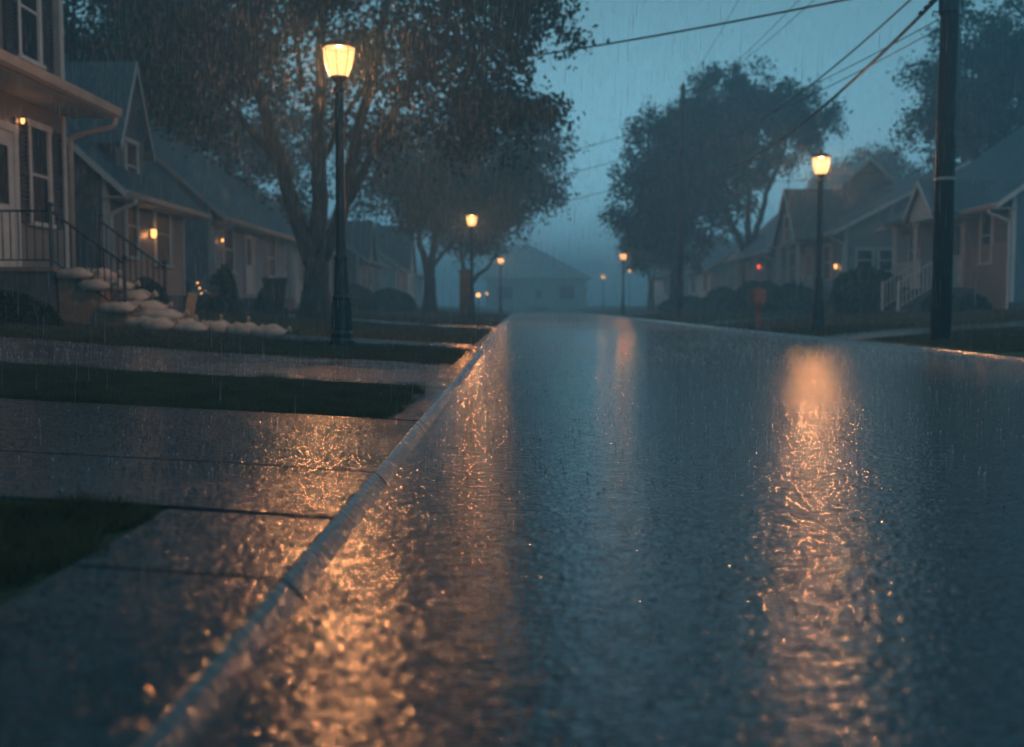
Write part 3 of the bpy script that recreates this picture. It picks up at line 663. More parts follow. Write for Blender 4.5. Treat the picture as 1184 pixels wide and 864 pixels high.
# ------------------------------------------------------------------ trees
def make_tree(name, label, base, stems, crown, nclump, leaves, leafsz, leafm, r0, seed, clump_r=(.45,.9), droop=0.0, group='trees along the street', shell=.55, extra=(), squash=.75):
    """stems: polylines from the trunk (first = trunk). crown: list of ellipsoids (centre, radii) relative to base."""
    rr = random.Random(seed); rn = np.random.default_rng(seed)
    root = empty(name, base); tag(root, label, 'tree', group)
    tb = MB(); nodes = []
    def limb(pts, ra, rb, seg=8, wob=.0):
        P = [Vector(pts[0])]
        for a, b_ in zip(pts[:-1], pts[1:]):
            a, b_ = Vector(a), Vector(b_); k = max(2, int((b_-a).length/.45))
            for i in range(1, k+1):
                q = a.lerp(b_, i/k) + Vector((rr.gauss(0, wob), rr.gauss(0, wob), rr.gauss(0, wob*.5)))*(i/k if i < k else .5)
                P.append(q)
        nP = len(P); Rd = [ra + (rb-ra)*(i/(nP-1))**.8 for i in range(nP)]
        tb.tube(P, Rd, seg)
        for q, r_ in zip(P, Rd): nodes.append((q, r_))
    # flared trunk
    t = stems[0]
    tb.lathe([(r0*1.75,-.15), (r0*1.45,.08), (r0*1.15,.35), (r0*1.02,.8)], 12, (t[0][0], t[0][1], 0))
    limb([tuple(p) for p in t], r0*1.02, r0*.85, 12, .02); nodes_keep = len(nodes)
    for st in stems[1:]:
        sr = st[-1] if isinstance(st[-1], (int, float)) else r0*.5
        pts = st[:-1] if isinstance(st[-1], (int, float)) else st
        limb(pts, sr, sr*.22, 8, .06)
    trunk_pts = nodes[nodes_keep:] if len(stems) > 1 else nodes
    # clumps
    C = []
    vol = [c[1][0]*c[1][1]*c[1][2] for c in crown]; tot = sum(vol)
    for (c, rad), v in zip(crown, vol):
        for _ in range(max(1, int(nclump*v/tot))):
            d = Vector((rr.gauss(0,1), rr.gauss(0,1), rr.gauss(0,1))).normalized()*(shell + (1-shell)*rr.random())**.8
            if rr.random() < .25: d *= rr.random()
            C.append(Vector(c) + Vector((d.x*rad[0], d.y*rad[1], d.z*rad[2])))
    C.sort(key=lambda q: min((q-p).length for p, _ in trunk_pts[::3]))
    pts_arr = np.array([tuple(p) for p, _ in trunk_pts]); rads = [r_ for _, r_ in trunk_pts]
    for q in C:
        qv = np.array(q); dd = np.linalg.norm(pts_arr-qv, axis=1) + np.maximum(0, pts_arr[:,2]-qv[2])*1.2
        i = int(dd.argmin()); p = Vector(pts_arr[i]); ln = (q-p).length
        if ln < .25: continue
        mid = p.lerp(q, .5) + Vector((rr.gauss(0,.1), rr.gauss(0,.1), .12+rr.gauss(0,.08)))*ln*.6
        ra = min(rads[i]*.7, .02+.022*ln); new = []
        for j in range(5):
            tt = j/4; new.append(p*(1-tt)**2 + mid*2*tt*(1-tt) + q*tt**2)
        rb = max(.006, ra*.25)
        tb.tube(new, [ra+(rb-ra)*j/4 for j in range(5)], 5, cap=False)
        pts_arr = np.vstack([pts_arr, np.array([tuple(z) for z in new[2:]])]); rads += [ra+(rb-ra)*j/4 for j in range(2, 5)]
    tb.build('trunk', M['bark'], root, smooth=True)
    # leaves
    Ca = np.array([tuple(q) for q in C]); nc = len(Ca); per = int(leaves/nc)
    cr_ = rn.uniform(clump_r[0], clump_r[1], nc)
    idx = np.repeat(np.arange(nc), (per*(cr_/cr_.mean())**2*rn.uniform(.35,1.4,nc)).astype(int)+4)
    g = rn.normal(0, .5, (len(idx), 3)); g[:,2] *= squash
    P = Ca[idx] + g*cr_[idx][:,None]
    if droop: P[:,2] -= droop*np.abs(rn.normal(0, 1, len(idx)))*cr_[idx]
    for (lo_, hi_) in extra: pass
    n_ = len(P); s = leafsz*rn.uniform(.6, 1.35, n_)
    a = rn.normal(0,1,(n_,3)); a[:,2] -= .6; a /= np.linalg.norm(a,axis=1)[:,None]
    b_ = rn.normal(0,1,(n_,3)); b_ -= a*(a*b_).sum(1)[:,None]; b_ /= np.linalg.norm(b_,axis=1)[:,None]
    s = s[:,None]; c_ = np.cross(a, b_)
    V_ = np.stack([P-a*s*.5, P+b_*s*.30-a*s*.05+c_*s*.06, P+a*s*.55, P-b_*s*.30-a*s*.05+c_*s*.06], 1).reshape(-1,3)
    i = np.arange(n_)*4
    np_mesh('crown', V_, np.stack([i, i+1, i+2, i+3], 1), leafm, root); return root
    return root
def tz(x): return float(gz(x))

# big multi-stem tree on the left, about 27 m away
bx = -5.25; B = (bx, 27, tz(bx)-.05)
make_tree('tree', 'big multi stemmed tree with a wide dark crown on the left lawn', B,
  [[(0,0,0), (0,0,.9), (.02,0,1.7)],
   [(-.1,0,1.5), (-.45,.1,2.6), (-.85,0,4.0), (-1.5,-.1,6.2), (-2.3,-.2,8.6), (-2.8,-.3,11), .24],
   [(0,.05,1.6), (.12,.2,3.2), (.05,.3,5.0), (.25,.3,8), (.1,.3,11.5), .26],
   [(.1,0,1.5), (.62,-.1,2.5), (.95,-.2,3.8), (1.5,-.3,6.2), (2.1,-.5,8.6), (2.4,-.6,11), .22],
   [(.75,-.1,2.9), (1.35,-.3,3.9), (2.3,-.5,5.6), (3.6,-.9,7.2), (5.0,-1.2,8.2), .13],
   [(.15,.25,4.2), (.6,.1,4.9), (1.2,.2,5.9), (1.9,.5,7.4), .10],
   [(-.8,0,4.0), (-1.9,.1,5.2), (-3.2,.2,6.8), (-4.6,.2,8.2), .12],
   [(-.3,0,6.0), (-.6,.2,8), (-.9,.4,10.5), .09]],
  [((0,0,9.2), (5.6,4.5,3.6)), ((4.0,-.5,7.3), (3.3,3.0,2.8)), ((-4.2,0,7.6), (3.4,3.2,2.2)), ((-3.5,1.5,10.5), (4.2,3,2.6)), ((5.0,-1,9.5), (2.4,2.2,2.3)), ((1.7,1.5,5.6), (2.0,1.8,1.1)), ((-3.0,.6,6.2), (2.6,2,1.3)), ((4.2,0,5.6), (2.2,2,1.5))],
  440, 62000, .17, M['leaf_a'], .37, 3, (.35,.85), .4)
bx = -9.5; B = (bx-6, 40, tz(bx-6))
B2 = (-14.2, 47, tz(-14.2))
make_tree('tree', 'dark tree behind the blue roof and the left stem of the big tree', B2,
  [[(0,0,0), (0,0,2.4)], [(0,0,2.2), (-.6,0,5), (-1.2,0,8), (-1.4,0,11.5), .2], [(0,0,2.2), (.8,.2,5), (1.6,.2,8.5), (2,0,12), .2]],
  [((-.5,0,9.0), (5.2,4,5.4)), ((3.6,0,6.5), (2.8,3,3.2))], 210, 30000, .20, M['leaf_a'], .35, 15, (.5,1.0), shell=.35)
make_tree('tree', 'dark tree rising behind the roofs of the left hand houses', B,
  [[(0,0,0), (0,0,2.4)], [(0,0,2.2), (-.6,0,5), (-1.2,0,8), (-1.4,0,11.5), .2], [(0,0,2.2), (.8,.2,5), (1.6,.2,8.5), (2,0,12), .2]],
  [((0,0,9.0), (5.2,4,5.0))], 190, 28000, .20, M['leaf_a'], .35, 5, (.6,1.2))
bx = -4.25; B = (bx, 50, tz(bx))
make_tree('tree', 'hazy forked tree behind the second lamp post on the left', B,
  [[(0,0,0), (0,0,1.8)], [(0,0,1.6), (-.5,0,3.8), (-1.1,0,6.5), (-1.4,0,9), .2], [(0,0,1.6), (.3,0,4), (.9,0,7), (1.4,0,9.6), .22], [(.1,0,2.2), (1.0,0,3.4), (2.4,0,5.4), (3.8,0,7), .1]],
  [((1.6,0,7.6), (4.2,3.5,4.0)), ((4.3,0,7.6), (2.7,2.4,3.2)), ((-1.5,0,7.0), (3.0,2.8,3.0))], 240, 38000, .20, M['leaf_a'], .33, 8, (.6,1.2), .3)
bx = -3.0; B = (bx, 60, tz(bx))
make_tree('tree', 'leaning hazy tree whose limb bends towards the brown pillar', B,
  [[(0,0,0), (.05,0,1.5)], [(.05,0,1.4), (.7,0,2.3), (1.3,0,2.7), (2.2,0,4.4), .16], [(0,0,1.4), (-.3,0,3.5), (-.6,0,6.5), .18]],
  [((.6,0,6.0), (3.2,3,2.9))], 80, 18000, .19, M['leaf_b'], .26, 9, (.6,1.2))
# right
bx = 9.0; B = (bx, 60, tz(bx))
big = make_tree('tree', 'big dense tree over the far utility pole on the right', B,
  [[(0,0,0), (0,0,2.2)], [(0,0,2.0), (-.6,0,4.2), (-1.3,0,7.2), (-1.4,0,9.5), .2], [(0,0,2.0), (.7,.2,4.5), (1.5,.2,7.5), (2.2,0,10.5), .2], [(0,0,2.1), (.1,-.3,5), (.2,-.4,10), .2]],
  [((.2,0,6.3), (3.6,3.4,4.2)), ((-1.6,-.3,5.0), (2.1,2.2,2.8)), ((2.4,0,8.2), (3.2,3,3.3))], 420, 38000, .20, M['leaf_b'], .30, 21, (.28,.68), shell=.3, squash=1.0); big.scale = (1.13, 1.13, 1.13)
bx = 13.2; B = (bx, 60, tz(bx))
make_tree('tree', 'tall spreading tree behind the pale roof on the right', B,
  [[(0,0,0), (0,0,3)], [(0,0,2.8), (-1.5,0,6), (-2.6,0,9), (-3,0,12), .22], [(0,0,2.8), (1,0,6.5), (2.3,0,10), (3,0,12.5), .22], [(0,0,2.8), (0,0,7), (-.3,0,13), .22]],
  [((-.5,0,10.3), (4.8,3.6,3.7)), ((-3.4,0,9.0), (2.8,2.5,3.0)), ((3.0,0,10.5), (2.4,2.4,2.4))], 360, 32000, .22, M['leaf_b'], .36, 22, (.32,.78), shell=.35, squash=1.0)
bx = 21.2; B = (bx, 45, tz(bx))
make_tree('tree', 'tall tree behind the porch cottage at the right edge', B,
  [[(0,0,0), (0,0,3)], [(0,0,2.8), (-1.5,0,6), (-2.4,0,10), (-2.6,0,13), .22], [(0,0,2.8), (1.4,0,7), (2,0,13), .22]],
  [((0,0,9.6), (4.6,4,4.9)), ((-2.2,0,8.0), (2.9,2.6,2.9))], 360, 38000, .19, M['leaf_b'], .38, 23, (.3,.72), shell=.35, squash=1.0)
bx = 27; B = (bx, 82, tz(bx))
make_tree('tree', 'rusty brown tree far behind the right lamp post', B,
  [[(0,0,0), (0,0,3)], [(0,0,2.8), (-1,0,7), (-1.4,0,11), .2], [(0,0,2.8), (1,0,7), (1.4,0,11), .2]],
  [((0,0,8.8), (4.6,3.5,4.0))], 90, 20000, .24, M['leaf_c'], .34, 24, (.7,1.3))
bx = 9.3; B = (bx, 73, tz(bx))
make_tree('tree', 'small tree just behind the distant right hand lamp post', B,
  [[(0,0,0), (0,0,1.8)], [(0,0,1.6), (-.4,0,3.5), (-.6,0,5), .12], [(0,0,1.6), (.5,0,3.8), (.8,0,5.5), .12]],
  [((.4,0,4.7), (2.2,2,2.0))], 60, 14000, .18, M['leaf_b'], .24, 25, (.5,.9))

# ------------------------------------------------------------------ shrubs
def shrub(name, label, loc, rad, n=9000, leaf=.05, seed=0, m_='hedge', cat='shrub', boxy=0.0, group='shrubs along the house fronts'):
    rn = np.random.default_rng(seed); root = empty(name, loc); tag(root, label, cat, group)
    d = rn.normal(0,1,(n,3)); d /= np.linalg.norm(d,axis=1)[:,None]; d[:,2] = np.abs(d[:,2])
    if boxy: d = d/np.maximum(np.abs(d).max(1)**boxy, .3)[:,None]
    bump_ = 1 + .10*vnoise(d[:,0]*2+loc[0], d[:,1]*2+d[:,2]*2, 3, seed+1)
    P = d*(bump_*rn.uniform(.80,1.03,n)**.6)[:,None]*np.array(rad); P[:,2] = P[:,2]*.97+.03
    s = (leaf*rn.uniform(.6,1.4,n))[:,None]
    a = rn.normal(0,1,(n,3)); a /= np.linalg.norm(a,axis=1)[:,None]; b_ = rn.normal(0,1,(n,3)); b_ -= a*(a*b_).sum(1)[:,None]; b_ /= np.linalg.norm(b_,axis=1)[:,None]
    V_ = np.stack([P-a*s*.5, P+b_*s*.35, P+a*s*.5, P-b_*s*.35],1).reshape(-1,3); i = np.arange(n)*4
    np_mesh('foliage', V_, np.stack([i,i+1,i+2,i+3],1), M[m_], root)
    c = MB()
    for k in range(7):
        a_ = k*.9; c.tube([(0,0,-.05), (rad[0]*.35*math.cos(a_), rad[1]*.35*math.sin(a_), rad[2]*.5), (rad[0]*.7*math.cos(a_), rad[1]*.7*math.sin(a_), rad[2]*.8)], [.03,.02,.008], 5)
    c.build('stem', M['bark'], root)
    return root
def L(x, y): return (x, y, tz(x)-.03)
shrub('hedge', 'large clipped rounded hedge left of the white porch railing', L(11.0, 33), (1.0,1.2,1.45), 26000, .05, 1, cat='hedge', boxy=.5)
shrub('shrub', 'lower end of the clipped hedge close to the porch column', L(12.2, 34.2), (.75,.8,1.25), 12000, .05, 2)
shrub('shrub', 'dark rounded shrub behind the rusty mailbox on the right', L(10.6, 46), (1.3,1.2,1.45), 12000, .07, 3)
shrub('shrub', 'dark shrub between the mailbox and the right lamp post', L(11.5, 43.6), (1.2,1.0,1.2), 11000, .065, 4)
shrub('shrub', 'low reddish dark shrub left of the mailbox shrub', L(10.2, 52), (1.0,1.1,1.3), 8000, .08, 5, 'leaf_c')
shrub('shrub', 'low dark shrub under the big right hand tree', L(9.8, 60), (1.8,1.0,.9), 8000, .09, 6)
shrub('shrub', 'dark leafy bush at the foot of the stoop at the left edge', (-6.75, 13.6, .40), (.75,.55,.52), 9000, .035, 7)
shrub('shrub', 'tall round dark shrub in front of the blue roofed house', L(-8.5, 30.0), (.45,.5,1.35), 12000, .05, 8)
shrub('shrub', 'small dark shrub beside the left hand wheelie bin', L(-7.6, 31.8), (.45,.45,.85), 5000, .05, 9)
shrub('shrub', 'dark shrub in front of the slate grey house', L(-8.15, 22.7), (.5,.7,.8), 12000, .045, 10)
shrub('shrub', 'round shrub just right of the big left tree trunk', L(-7.0, 45), (.9,1.0,1.15), 8000, .08, 12)
shrub('shrub', 'wide low shrub beneath the faint left hand gables', L(-6.4, 52), (1.3,1.2,1.15), 8000, .09, 13)
shrub('shrub', 'low shrub beside the steps of the right hand cottage', L(11.9, 29.2), (.6,.7,.55), 7000, .04, 14)
shrub('shrub', 'low shrubs along the brick foot of the right hand cottage', L(12.6, 28.9), (.45,.45,.5), 5000, .04, 15)

# ------------------------------------------------------------------ sandbags
def bag_mesh(name, seed):
    rr = np.random.default_rng(seed); nu, nv = 28, 14; V_ = []; F_ = []
    ph = rr.uniform(0, 6.28, 6)
    for j in range(nv+1):
        t = math.pi*j/nv - math.pi/2
        for i in range(nu):
            p = 2*math.pi*i/nu
            c = abs(math.cos(t))**.55; x = math.copysign(abs(math.cos(p))**.72, math.cos(p))*c; y = math.copysign(abs(math.sin(p))**.72, math.sin(p))*c
            z = math.copysign(abs(math.sin(t))**.9, math.sin(t))
            lump = 1 + .06*math.sin(3*p+ph[0]) + .04*math.sin(5*x*2+ph[1]) + .05*math.sin(4*y*2+ph[2])
            zz_ = z*.11*(1 + .12*math.sin(6*x+ph[3]) + .10*math.sin(7*y+ph[4]))*(1-.25*x*x)
            V_.append((x*.31*lump, y*.20*lump, max(-.075, zz_)+.075))
    for j in range(nv):
        for i in range(nu): F_.append((j*nu+i, j*nu+(i+1) % nu, (j+1)*nu+(i+1) % nu, (j+1)*nu+i))
    mb = MB(); mb.add(V_, F_)
    me = mb.build(name, M['sack'], smooth=True)
    return me
def tie_mb():
    m = MB(); m.lathe([(.05,-.02), (.028,.02), (.022,.035), (.04,.07), (.055,.11), (.03,.115)], 10); return m
bags = []
def sandbag(x, y, z, rz, lab, s=(1,1,1), tie=True, group='pale sandbags laid by the stoop', tilt=0, v=0):
    if v >= len(bags):
        b_ = bag_mesh('sandbag', 40+v); bags.append(b_)
        t = tie_mb().build('tied_neck', M['sack'], b_, smooth=True); t.location = (.29, 0, .09); t.rotation_euler = (0, R(70), 0)
        o = b_
    else: o = copy_tree(bags[v])
    o.location = (x, y, z); o.rotation_euler = (0, tilt, rz); o.scale = s; tag(o, lab, 'sandbag', group)
    return o
G1 = 'pale sandbags in a row across the lawn'
SB = [  # on the steps
 (-6.38, 15.02, .98+.165-.01, .1, 'dark topped sandbag on the near end of the top brick step', (.8,.9,.85), 0),
 (-6.12, 15.05, .98-.01, -.1, 'sandbag on the near end of the second brick step', (.85,.9,.9), 1),
 (-5.80, 15.05, .65-.0, .15, 'sandbag beside the lower railing post at the foot of the steps', (.85,1,.9), 2),
 (-6.38, 15.75, 1.135, .4, 'sandbag in the middle of the top brick step', (.9,1,1), 1),
 (-6.12, 15.75, .97, .1, 'sandbag in the middle of the second brick step', (.95,1.1,1), 0),
 (-5.86, 15.8, .81, -.2, 'sandbag in the middle of the third brick step', (1,1.1,1), 2),
 (-5.60, 15.6, .645, .3, 'sandbag on the lowest brick step behind the railing post', (1,1,1), 1),
 (-5.36, 15.25, .43, .1, 'sandbag on the path against the lowest step', (1,1,1), 0),
 (-5.30, 15.85, .43, .1, 'sandbag on the path behind the one against the lowest step', (1,1,1.1), 2)]
for x, y, z, rz, lab, s, v in SB: sandbag(x, y, z, rz, lab, s, v=v)
RW = [(-5.35, 14.85, .05, 'first sandbag of the lawn row, beside the steps'), (-5.12, 14.7, .2, 'second sandbag of the lawn row, half under the stacked one'),
      (-4.85, 15.0, .1, 'third sandbag of the lawn row, at the foot of the leaning board'), (-4.62, 14.72, -.1, 'fourth sandbag of the lawn row from the steps'),
      (-4.40, 15.1, .1, 'fifth sandbag of the lawn row, with a peg behind it'),
      (-3.99, 15.05, -.1, 'sixth sandbag of the lawn row, second from its right end'), (-3.58, 14.95, .05, 'last sandbag at the right end of the lawn row')]
for i, (x, y, rz, lab) in enumerate(RW): sandbag(x, y, tz(x)+.005, rz, lab, (.78,.95,1.0 if i != 3 else .8), v=i % 3, group=G1)
sandbag(-5.15, 14.95, tz(-5.1)+.14, .2, 'sandbag lying on top of the lawn row next to the steps', (1,1,.9), v=1, group=G1)
# wooden board and pegs
t = MB(); t.box(-.07,.07,-.012,.012,.05,.52); t.box(-.02,.02,.014,.034,-.25,.5)
o = t.build('wooden_board', M['wood'], bevel=.003); o.location = (-4.93, 15.45, tz(-4.9)+.05); o.rotation_euler = (.05, R(11), .1); tag(o, 'pale wooden board on a stake leaning behind the sandbag row', 'board')
for x, y, lab in ((-4.45, 15.5, 'short wooden peg behind the sixth sandbag from the right'), (-4.03, 15.45, 'short wooden peg in the grass behind the middle of the sandbag row')):
    t = MB(); t.prism([(-.02,-.02,-.1), (.02,-.02,-.1), (.02,.02,-.1), (-.02,.02,-.1)], (0,0,.34)); t.lathe([(.03,.24), (.032,.26), (.02,.275)], 8)
    o = t.build('wooden_peg', M['wood']); o.location = (x, y, tz(x)); o.rotation_euler = (0,R(4),0); tag(o, lab, 'peg')

# ------------------------------------------------------------------ bins
def wheelie(x, y, rz, lab):
    root = empty('wheelie_bin', (x, y, tz(x)), rz)
    b_ = MB(); b_.add([(-.22,-.24,.06), (.22,-.24,.06), (.22,.24,.06), (-.22,.24,.06), (-.30,-.33,.92), (.30,-.33,.92), (.30,.33,.92), (-.30,.33,.92)],
        [(0,3,2,1), (4,5,6,7), (0,1,5,4), (1,2,6,5), (2,3,7,6), (3,0,4,7)])
    b_.box(-.32,.32,-.35,.35,.86,.925); b_.build('bin_body', M['plastic'], root, bevel=.012)
    l = MB(); l.prism([(-.33,-.37,.93), (.33,-.37,.93), (.33,-.30,.99), (.33,.36,1.02), (-.33,.36,1.02), (-.33,-.30,.99)][:0] or [(-.33,-.38,.93), (-.33,-.33,.985), (-.33,.2,1.02), (-.33,.37,.99), (-.33,.37,.93)], (.66,0,0)); l.tube([(-.28,.42,.95), (.28,.42,.95)], .018, 6); l.build('lid', M['plastic'], root, bevel=.01)
    for s in (-1,1): w_ = MB(); w_.tube([(s*.25,.27,.11), (s*.31,.27,.11)], .11, 16); w_.build('wheel', M['rubber'], root)
    tag(root, lab, 'bin')
wheelie(-6.4, 27.4, .2, 'dark wheelie bin on the lawn left of the big tree trunk')

# ------------------------------------------------------------------ car in the driveway between the left houses
def car():
    x, y = -10.6, 28.7; root = empty('parked_car', (x, y, tz(-9)+.0)); tag(root, 'dark parked car nosing out between the slate and blue roofed houses', 'car')
    prof = [(-2.1,.35), (-2.15,.75), (-2.0,.98), (-1.5,1.02), (-1.0,1.42), (-.2,1.48), (.45,1.42), (1.05,1.0), (1.75,.88), (2.08,.72), (2.15,.5), (2.1,.28), (1.7,.24), (-1.8,.24)]
    secs = [(-.86,.86,.80), (-.80,.97,.93), (-.55,1,1), (.55,1,1), (.80,.97,.93), (.86,.86,.80)]
    mb = MB(); n = len(prof); V_ = []
    for (yy, sx, sz) in secs:
        for (px_, pz) in prof:
            up = max(0, pz-.95); V_.append((px_*sx, yy*(1-.35*up), .24+(pz-.24)*(1 if pz < .95 else 1)*(sz if pz > .6 else 1)))
    F_ = [tuple(range(n)), tuple(reversed(range((len(secs)-1)*n, len(secs)*n)))]
    for j in range(len(secs)-1):
        for i in range(n): F_.append((j*n+i, j*n+(i+1) % n, (j+1)*n+(i+1) % n, (j+1)*n+i))
    mb.add(V_, F_); b_ = mb.build('body', M['carpaint'], root, smooth=True)
    for s in (-1, 1):
        for wx in (-1.35, 1.35):
            w_ = MB(); w_.tube([(wx, s*.68, .31), (wx, s*.88, .31)], .31, 20); wo = w_.build('wheel', M['rubber'], root)
            r_ = MB(); r_.tube([(wx, s*.881, .31), (wx, s*.90, .31)], .19, 14); r_.build('rim', M['chrome'], wo)
        h = MB(); h.obox((2.06, s*.62, .66), (0,1,0), (1,0,0), .32, .12, .13); h.build('headlight', M['lens'], root, bevel=.02)
        q = MB(); q.prism([(-.95, s*.845, 1.0), (-.75, s*.73, 1.34), (.35, s*.73, 1.34), (.85, s*.845, 1.0)], (0, s*.02, 0)); q.build('side_window', M['glass'], root)
    q = MB(); q.prism([(1.03,-.68,1.03), (1.03,.68,1.03), (.52,.58,1.385), (.52,-.58,1.385)], (.03,0,.02)); q.build('windscreen', M['glass'], root)
    g_ = MB(); g_.obox((2.12, 0, .60), (0,1,0), (1,0,0), .8, .05, .1); g_.obox((2.12, 0, .38), (0,1,0), (1,0,0), 1.1, .05, .14)
    for z in (.57,.60,.63): g_.obox((2.15, 0, z), (0,1,0), (1,0,0), .78, .01, .012)
    g_.build('grille', M['chrome'], root)
    MB().obox((2.17, 0, .44), (0,1,0), (1,0,0), .5, .02, .11).build('bumper', M['plastic'], root)
    # street lamp reflections at the front corner, added as small glowing beads
    for k in range(3):
        lm = MB(); lm.lathe([(.010,-.02), (.02,-.014), (.02,.014), (.010,.02)], 8, (2.0+.05*k, -.80, .78-.14*k)); lm.build('lamp_glint', M['smalllamp'], root)
    return root
car()

# ------------------------------------------------------------------ mailbox, pillar
x, y = 6.30, 27.4
mbx = empty('mailbox', (x, y, tz(x))); tag(mbx, 'rust brown mailbox on a post at the right kerb', 'mailbox')
MB().box(-.055,.055,-.055,.055,-.1,.66).build('post', M['rust'], mbx, bevel=.006)
t = MB(); t.box(-.10,.10,-.2,.2,.60,.66); t.prism([(-.055,-.02,.35), (.055,-.02,.35), (.12,-.02,.60), (-.12,-.02,.60)], (0,.04,0)); t.build('bracket', M['rust'], mbx)
t = MB(); pr_ = [(-.15,-.24,.662), (.15,-.24,.662), (.16,-.24,1.02), (.13,-.24,1.05), (-.13,-.24,1.05), (-.16,-.24,1.02)]; t.prism(pr_, (0,.48,0)); box_ = t.build('box', M['rust'], mbx, bevel=.004)
t = MB(); pr_ = [(-.13,-.256,.69), (.13,-.256,.69), (.14,-.256,1.0), (-.14,-.256,1.0)]; t.prism(pr_, (0,.014,0)); t.box(-.02,.02,-.28,-.255,.93,.95); t.build('door', M['rust'], mbx)
t = MB(); t.box(-.185,-.170,-.1,-.07,.78,1.10); t.box(-.185,-.170,-.1,.05,1.0,1.10); t.build('flag', M['rust'], mbx)
x, y = -2.05, 41
pl = empty('brick_pillar', (x, y, tz(x))); tag(pl, 'brown brick pillar with a stone cap beside the second left lamp post', 'pillar')
MB().box(-.24,.24,-.24,.24,-.1,1.86).build('shaft', M['chimney'], pl)
t = MB(); t.box(-.29,.29,-.29,.29,1.862,1.93); t.add([(-.27,-.27,1.932), (.27,-.27,1.932), (.27,.27,1.932), (-.27,.27,1.932), (0,0,2.03)], [(0,1,4), (1,2,4), (2,3,4), (3,0,4), (3,2,1,0)]); t.build('cap', M['kerb'], pl)
# pale utility box near the hedge
x, y = 10.1, 33; t = MB(); t.box(-.25,.25,-.18,.18,-.05,.34); t.prism([(-.27,-.2,.342), (.27,-.2,.342), (.27,.2,.342), (-.27,.2,.342)], (0,0,.035)); t.box(-.2,.2,-.19,-.181,.05,.3)
o = t.build('utility_box', M['concrete_step'], bevel=.006); o.location = (x, y, tz(x)); tag(o, 'small low utility box on the lawn left of the clipped hedge', 'utility box')

# ------------------------------------------------------------------ utility poles and cables
def pole(x, y, h, r_, lab, armz):
    root = empty('utility_pole', (x, y, tz(x)-.05)); tag(root, lab, 'utility pole', 'wooden utility poles')
    t = MB(); t.tube([(0,0,-.3), (0,0,h*.33), (.02,0,h*.66), (.03,0,h)], [r_, r_*.93, r_*.83, r_*.72], 16); t.build('pole', M['polewood'], root, smooth=True)
    for az, wd in (armz if h > 10.65 else []):
        a = MB(); a.box(-wd/2, wd/2, -r_-.12, -r_-.01, az-.06, az+.06)
        for s in (-1,1): a.tube([(s*wd*.3, -r_-.05, az-.05), (0, -r_*.9, az-.6)], .018, 5)
        ao = a.build('crossarm', M['polewood'], root)
        for s in (-.46,-.25,.25,.46): i_ = MB(); i_.lathe([(.012,0), (.035,.02), (.028,.06), (.045,.08), (.03,.12), (.015,.14)], 8, (s*wd, -r_-.065, az+.062)); i_.build('insulator', M['ceramic'], ao)
    return root
P1 = pole(6.90, 17, 10.7, .158, 'thick dark wooden utility pole in the near right verge', [(10.0, 2.2)])
P2 = pole(6.85, 44, 9.8, .14, 'distant thin utility pole in front of the big right tree', [(9.9, 1.8)])
# fittings on the near pole
t = MB()
for z, a in ((5.45,.3), (5.62,2.6), (5.8,-.4), (5.3,2.9)):
    t.tube([(math.cos(a)*.13, math.sin(a)*.13, z), (math.cos(a)*.24, math.sin(a)*.24, z+.02), (math.cos(a)*.25, math.sin(a)*.25, z-.06)], .014, 6)
t.lathe([(.155,5.26), (.162,5.28), (.162,5.83), (.155,5.85)], 16); t.build('cable_clamp', M['iron'], P1)
MB().lathe([(.160,2.62), (.163,2.63), (.163,2.66), (.160,2.67)], 16).build('band', M['gutter'], P1)
def cable(a, b_, sag, r_, lab, knots=0):
    a, b_ = Vector(a), Vector(b_); n = 40; P = []
    for i in range(n+1):
        t = i/n; q = a.lerp(b_, t); q.z -= 4*sag*t*(1-t); P.append(q)
    org = P[0].copy(); mb = MB(); mb.tube([q-org for q in P], r_, 6)
    for k in range(knots):
        q = (P[0].lerp(P[1], .25+.33*k))-org; mb.tube([q-Vector((.05,-.05,.03)), q+Vector((-.07,.1,-.04))], [.045,.03], 7)
        mb.tube([q, q+Vector((.05,.03,.12)), q+Vector((.16,-.06,.14))], .01, 5)
    o = mb.build('overhead_cable', M['wire'], smooth=True); o.location = org
    return tag(o, lab, 'cable', 'overhead cables between the poles and houses')
Y1, Y2 = 17.0, 44.0; x1, x2 = 6.76, 6.80
cable((x1, Y1, 5.72), (x2, Y2, 6.3), .95, .030, 'thickest overhead cable, with clamps, running from the near pole to the far pole', 3)
cable((x1-.05, Y1, 6.05), (x2, Y2, 7.4), .75, .018, 'thinner overhead cable just above the thickest one', 0)
cable((x1, Y1, 5.95), (-9.2, 32, 7.4), .35, .020, 'long overhead cable crossing the street to the left hand trees')
cable((x1+.0, Y1, 7.6), (x2-.1, Y2, 9.2), .4, .008, 'thin high cable, left of the pair that rises to the top edge')
cable((x1+.1, Y1, 8.3), (x2-.05, Y2, 9.0), .4, .008, 'thin high cable, right of the pair that rises to the top edge')
cable((x1-1.1, Y1, 9.98), (x2-.12, Y2, 9.5), .5, .008, 'faintest cable, leftmost of those rising to the top edge')
cable((x1, Y1+.1, 5.35), (x2, Y2, 8.0), .3, .009, 'upper of two thin cables sloping left from below the clamp')
cable((x1, Y1+.1, 5.2), (x2, Y2, 7.6), .3, .009, 'lower of two thin cables sloping left from below the clamp')
cable((x2, Y2, 8.6), (-8, 62, 7.6), .4, .013, 'upper of three faint cables between the left crown and the far pole')
cable((x2, Y2, 7.6), (-8, 62, 6.6), .4, .013, 'middle of three faint cables between the left crown and the far pole')
cable((x2, Y2, 6.4), (-8, 62, 5.2), .4, .013, 'lowest of three faint cables between the left crown and the far pole')
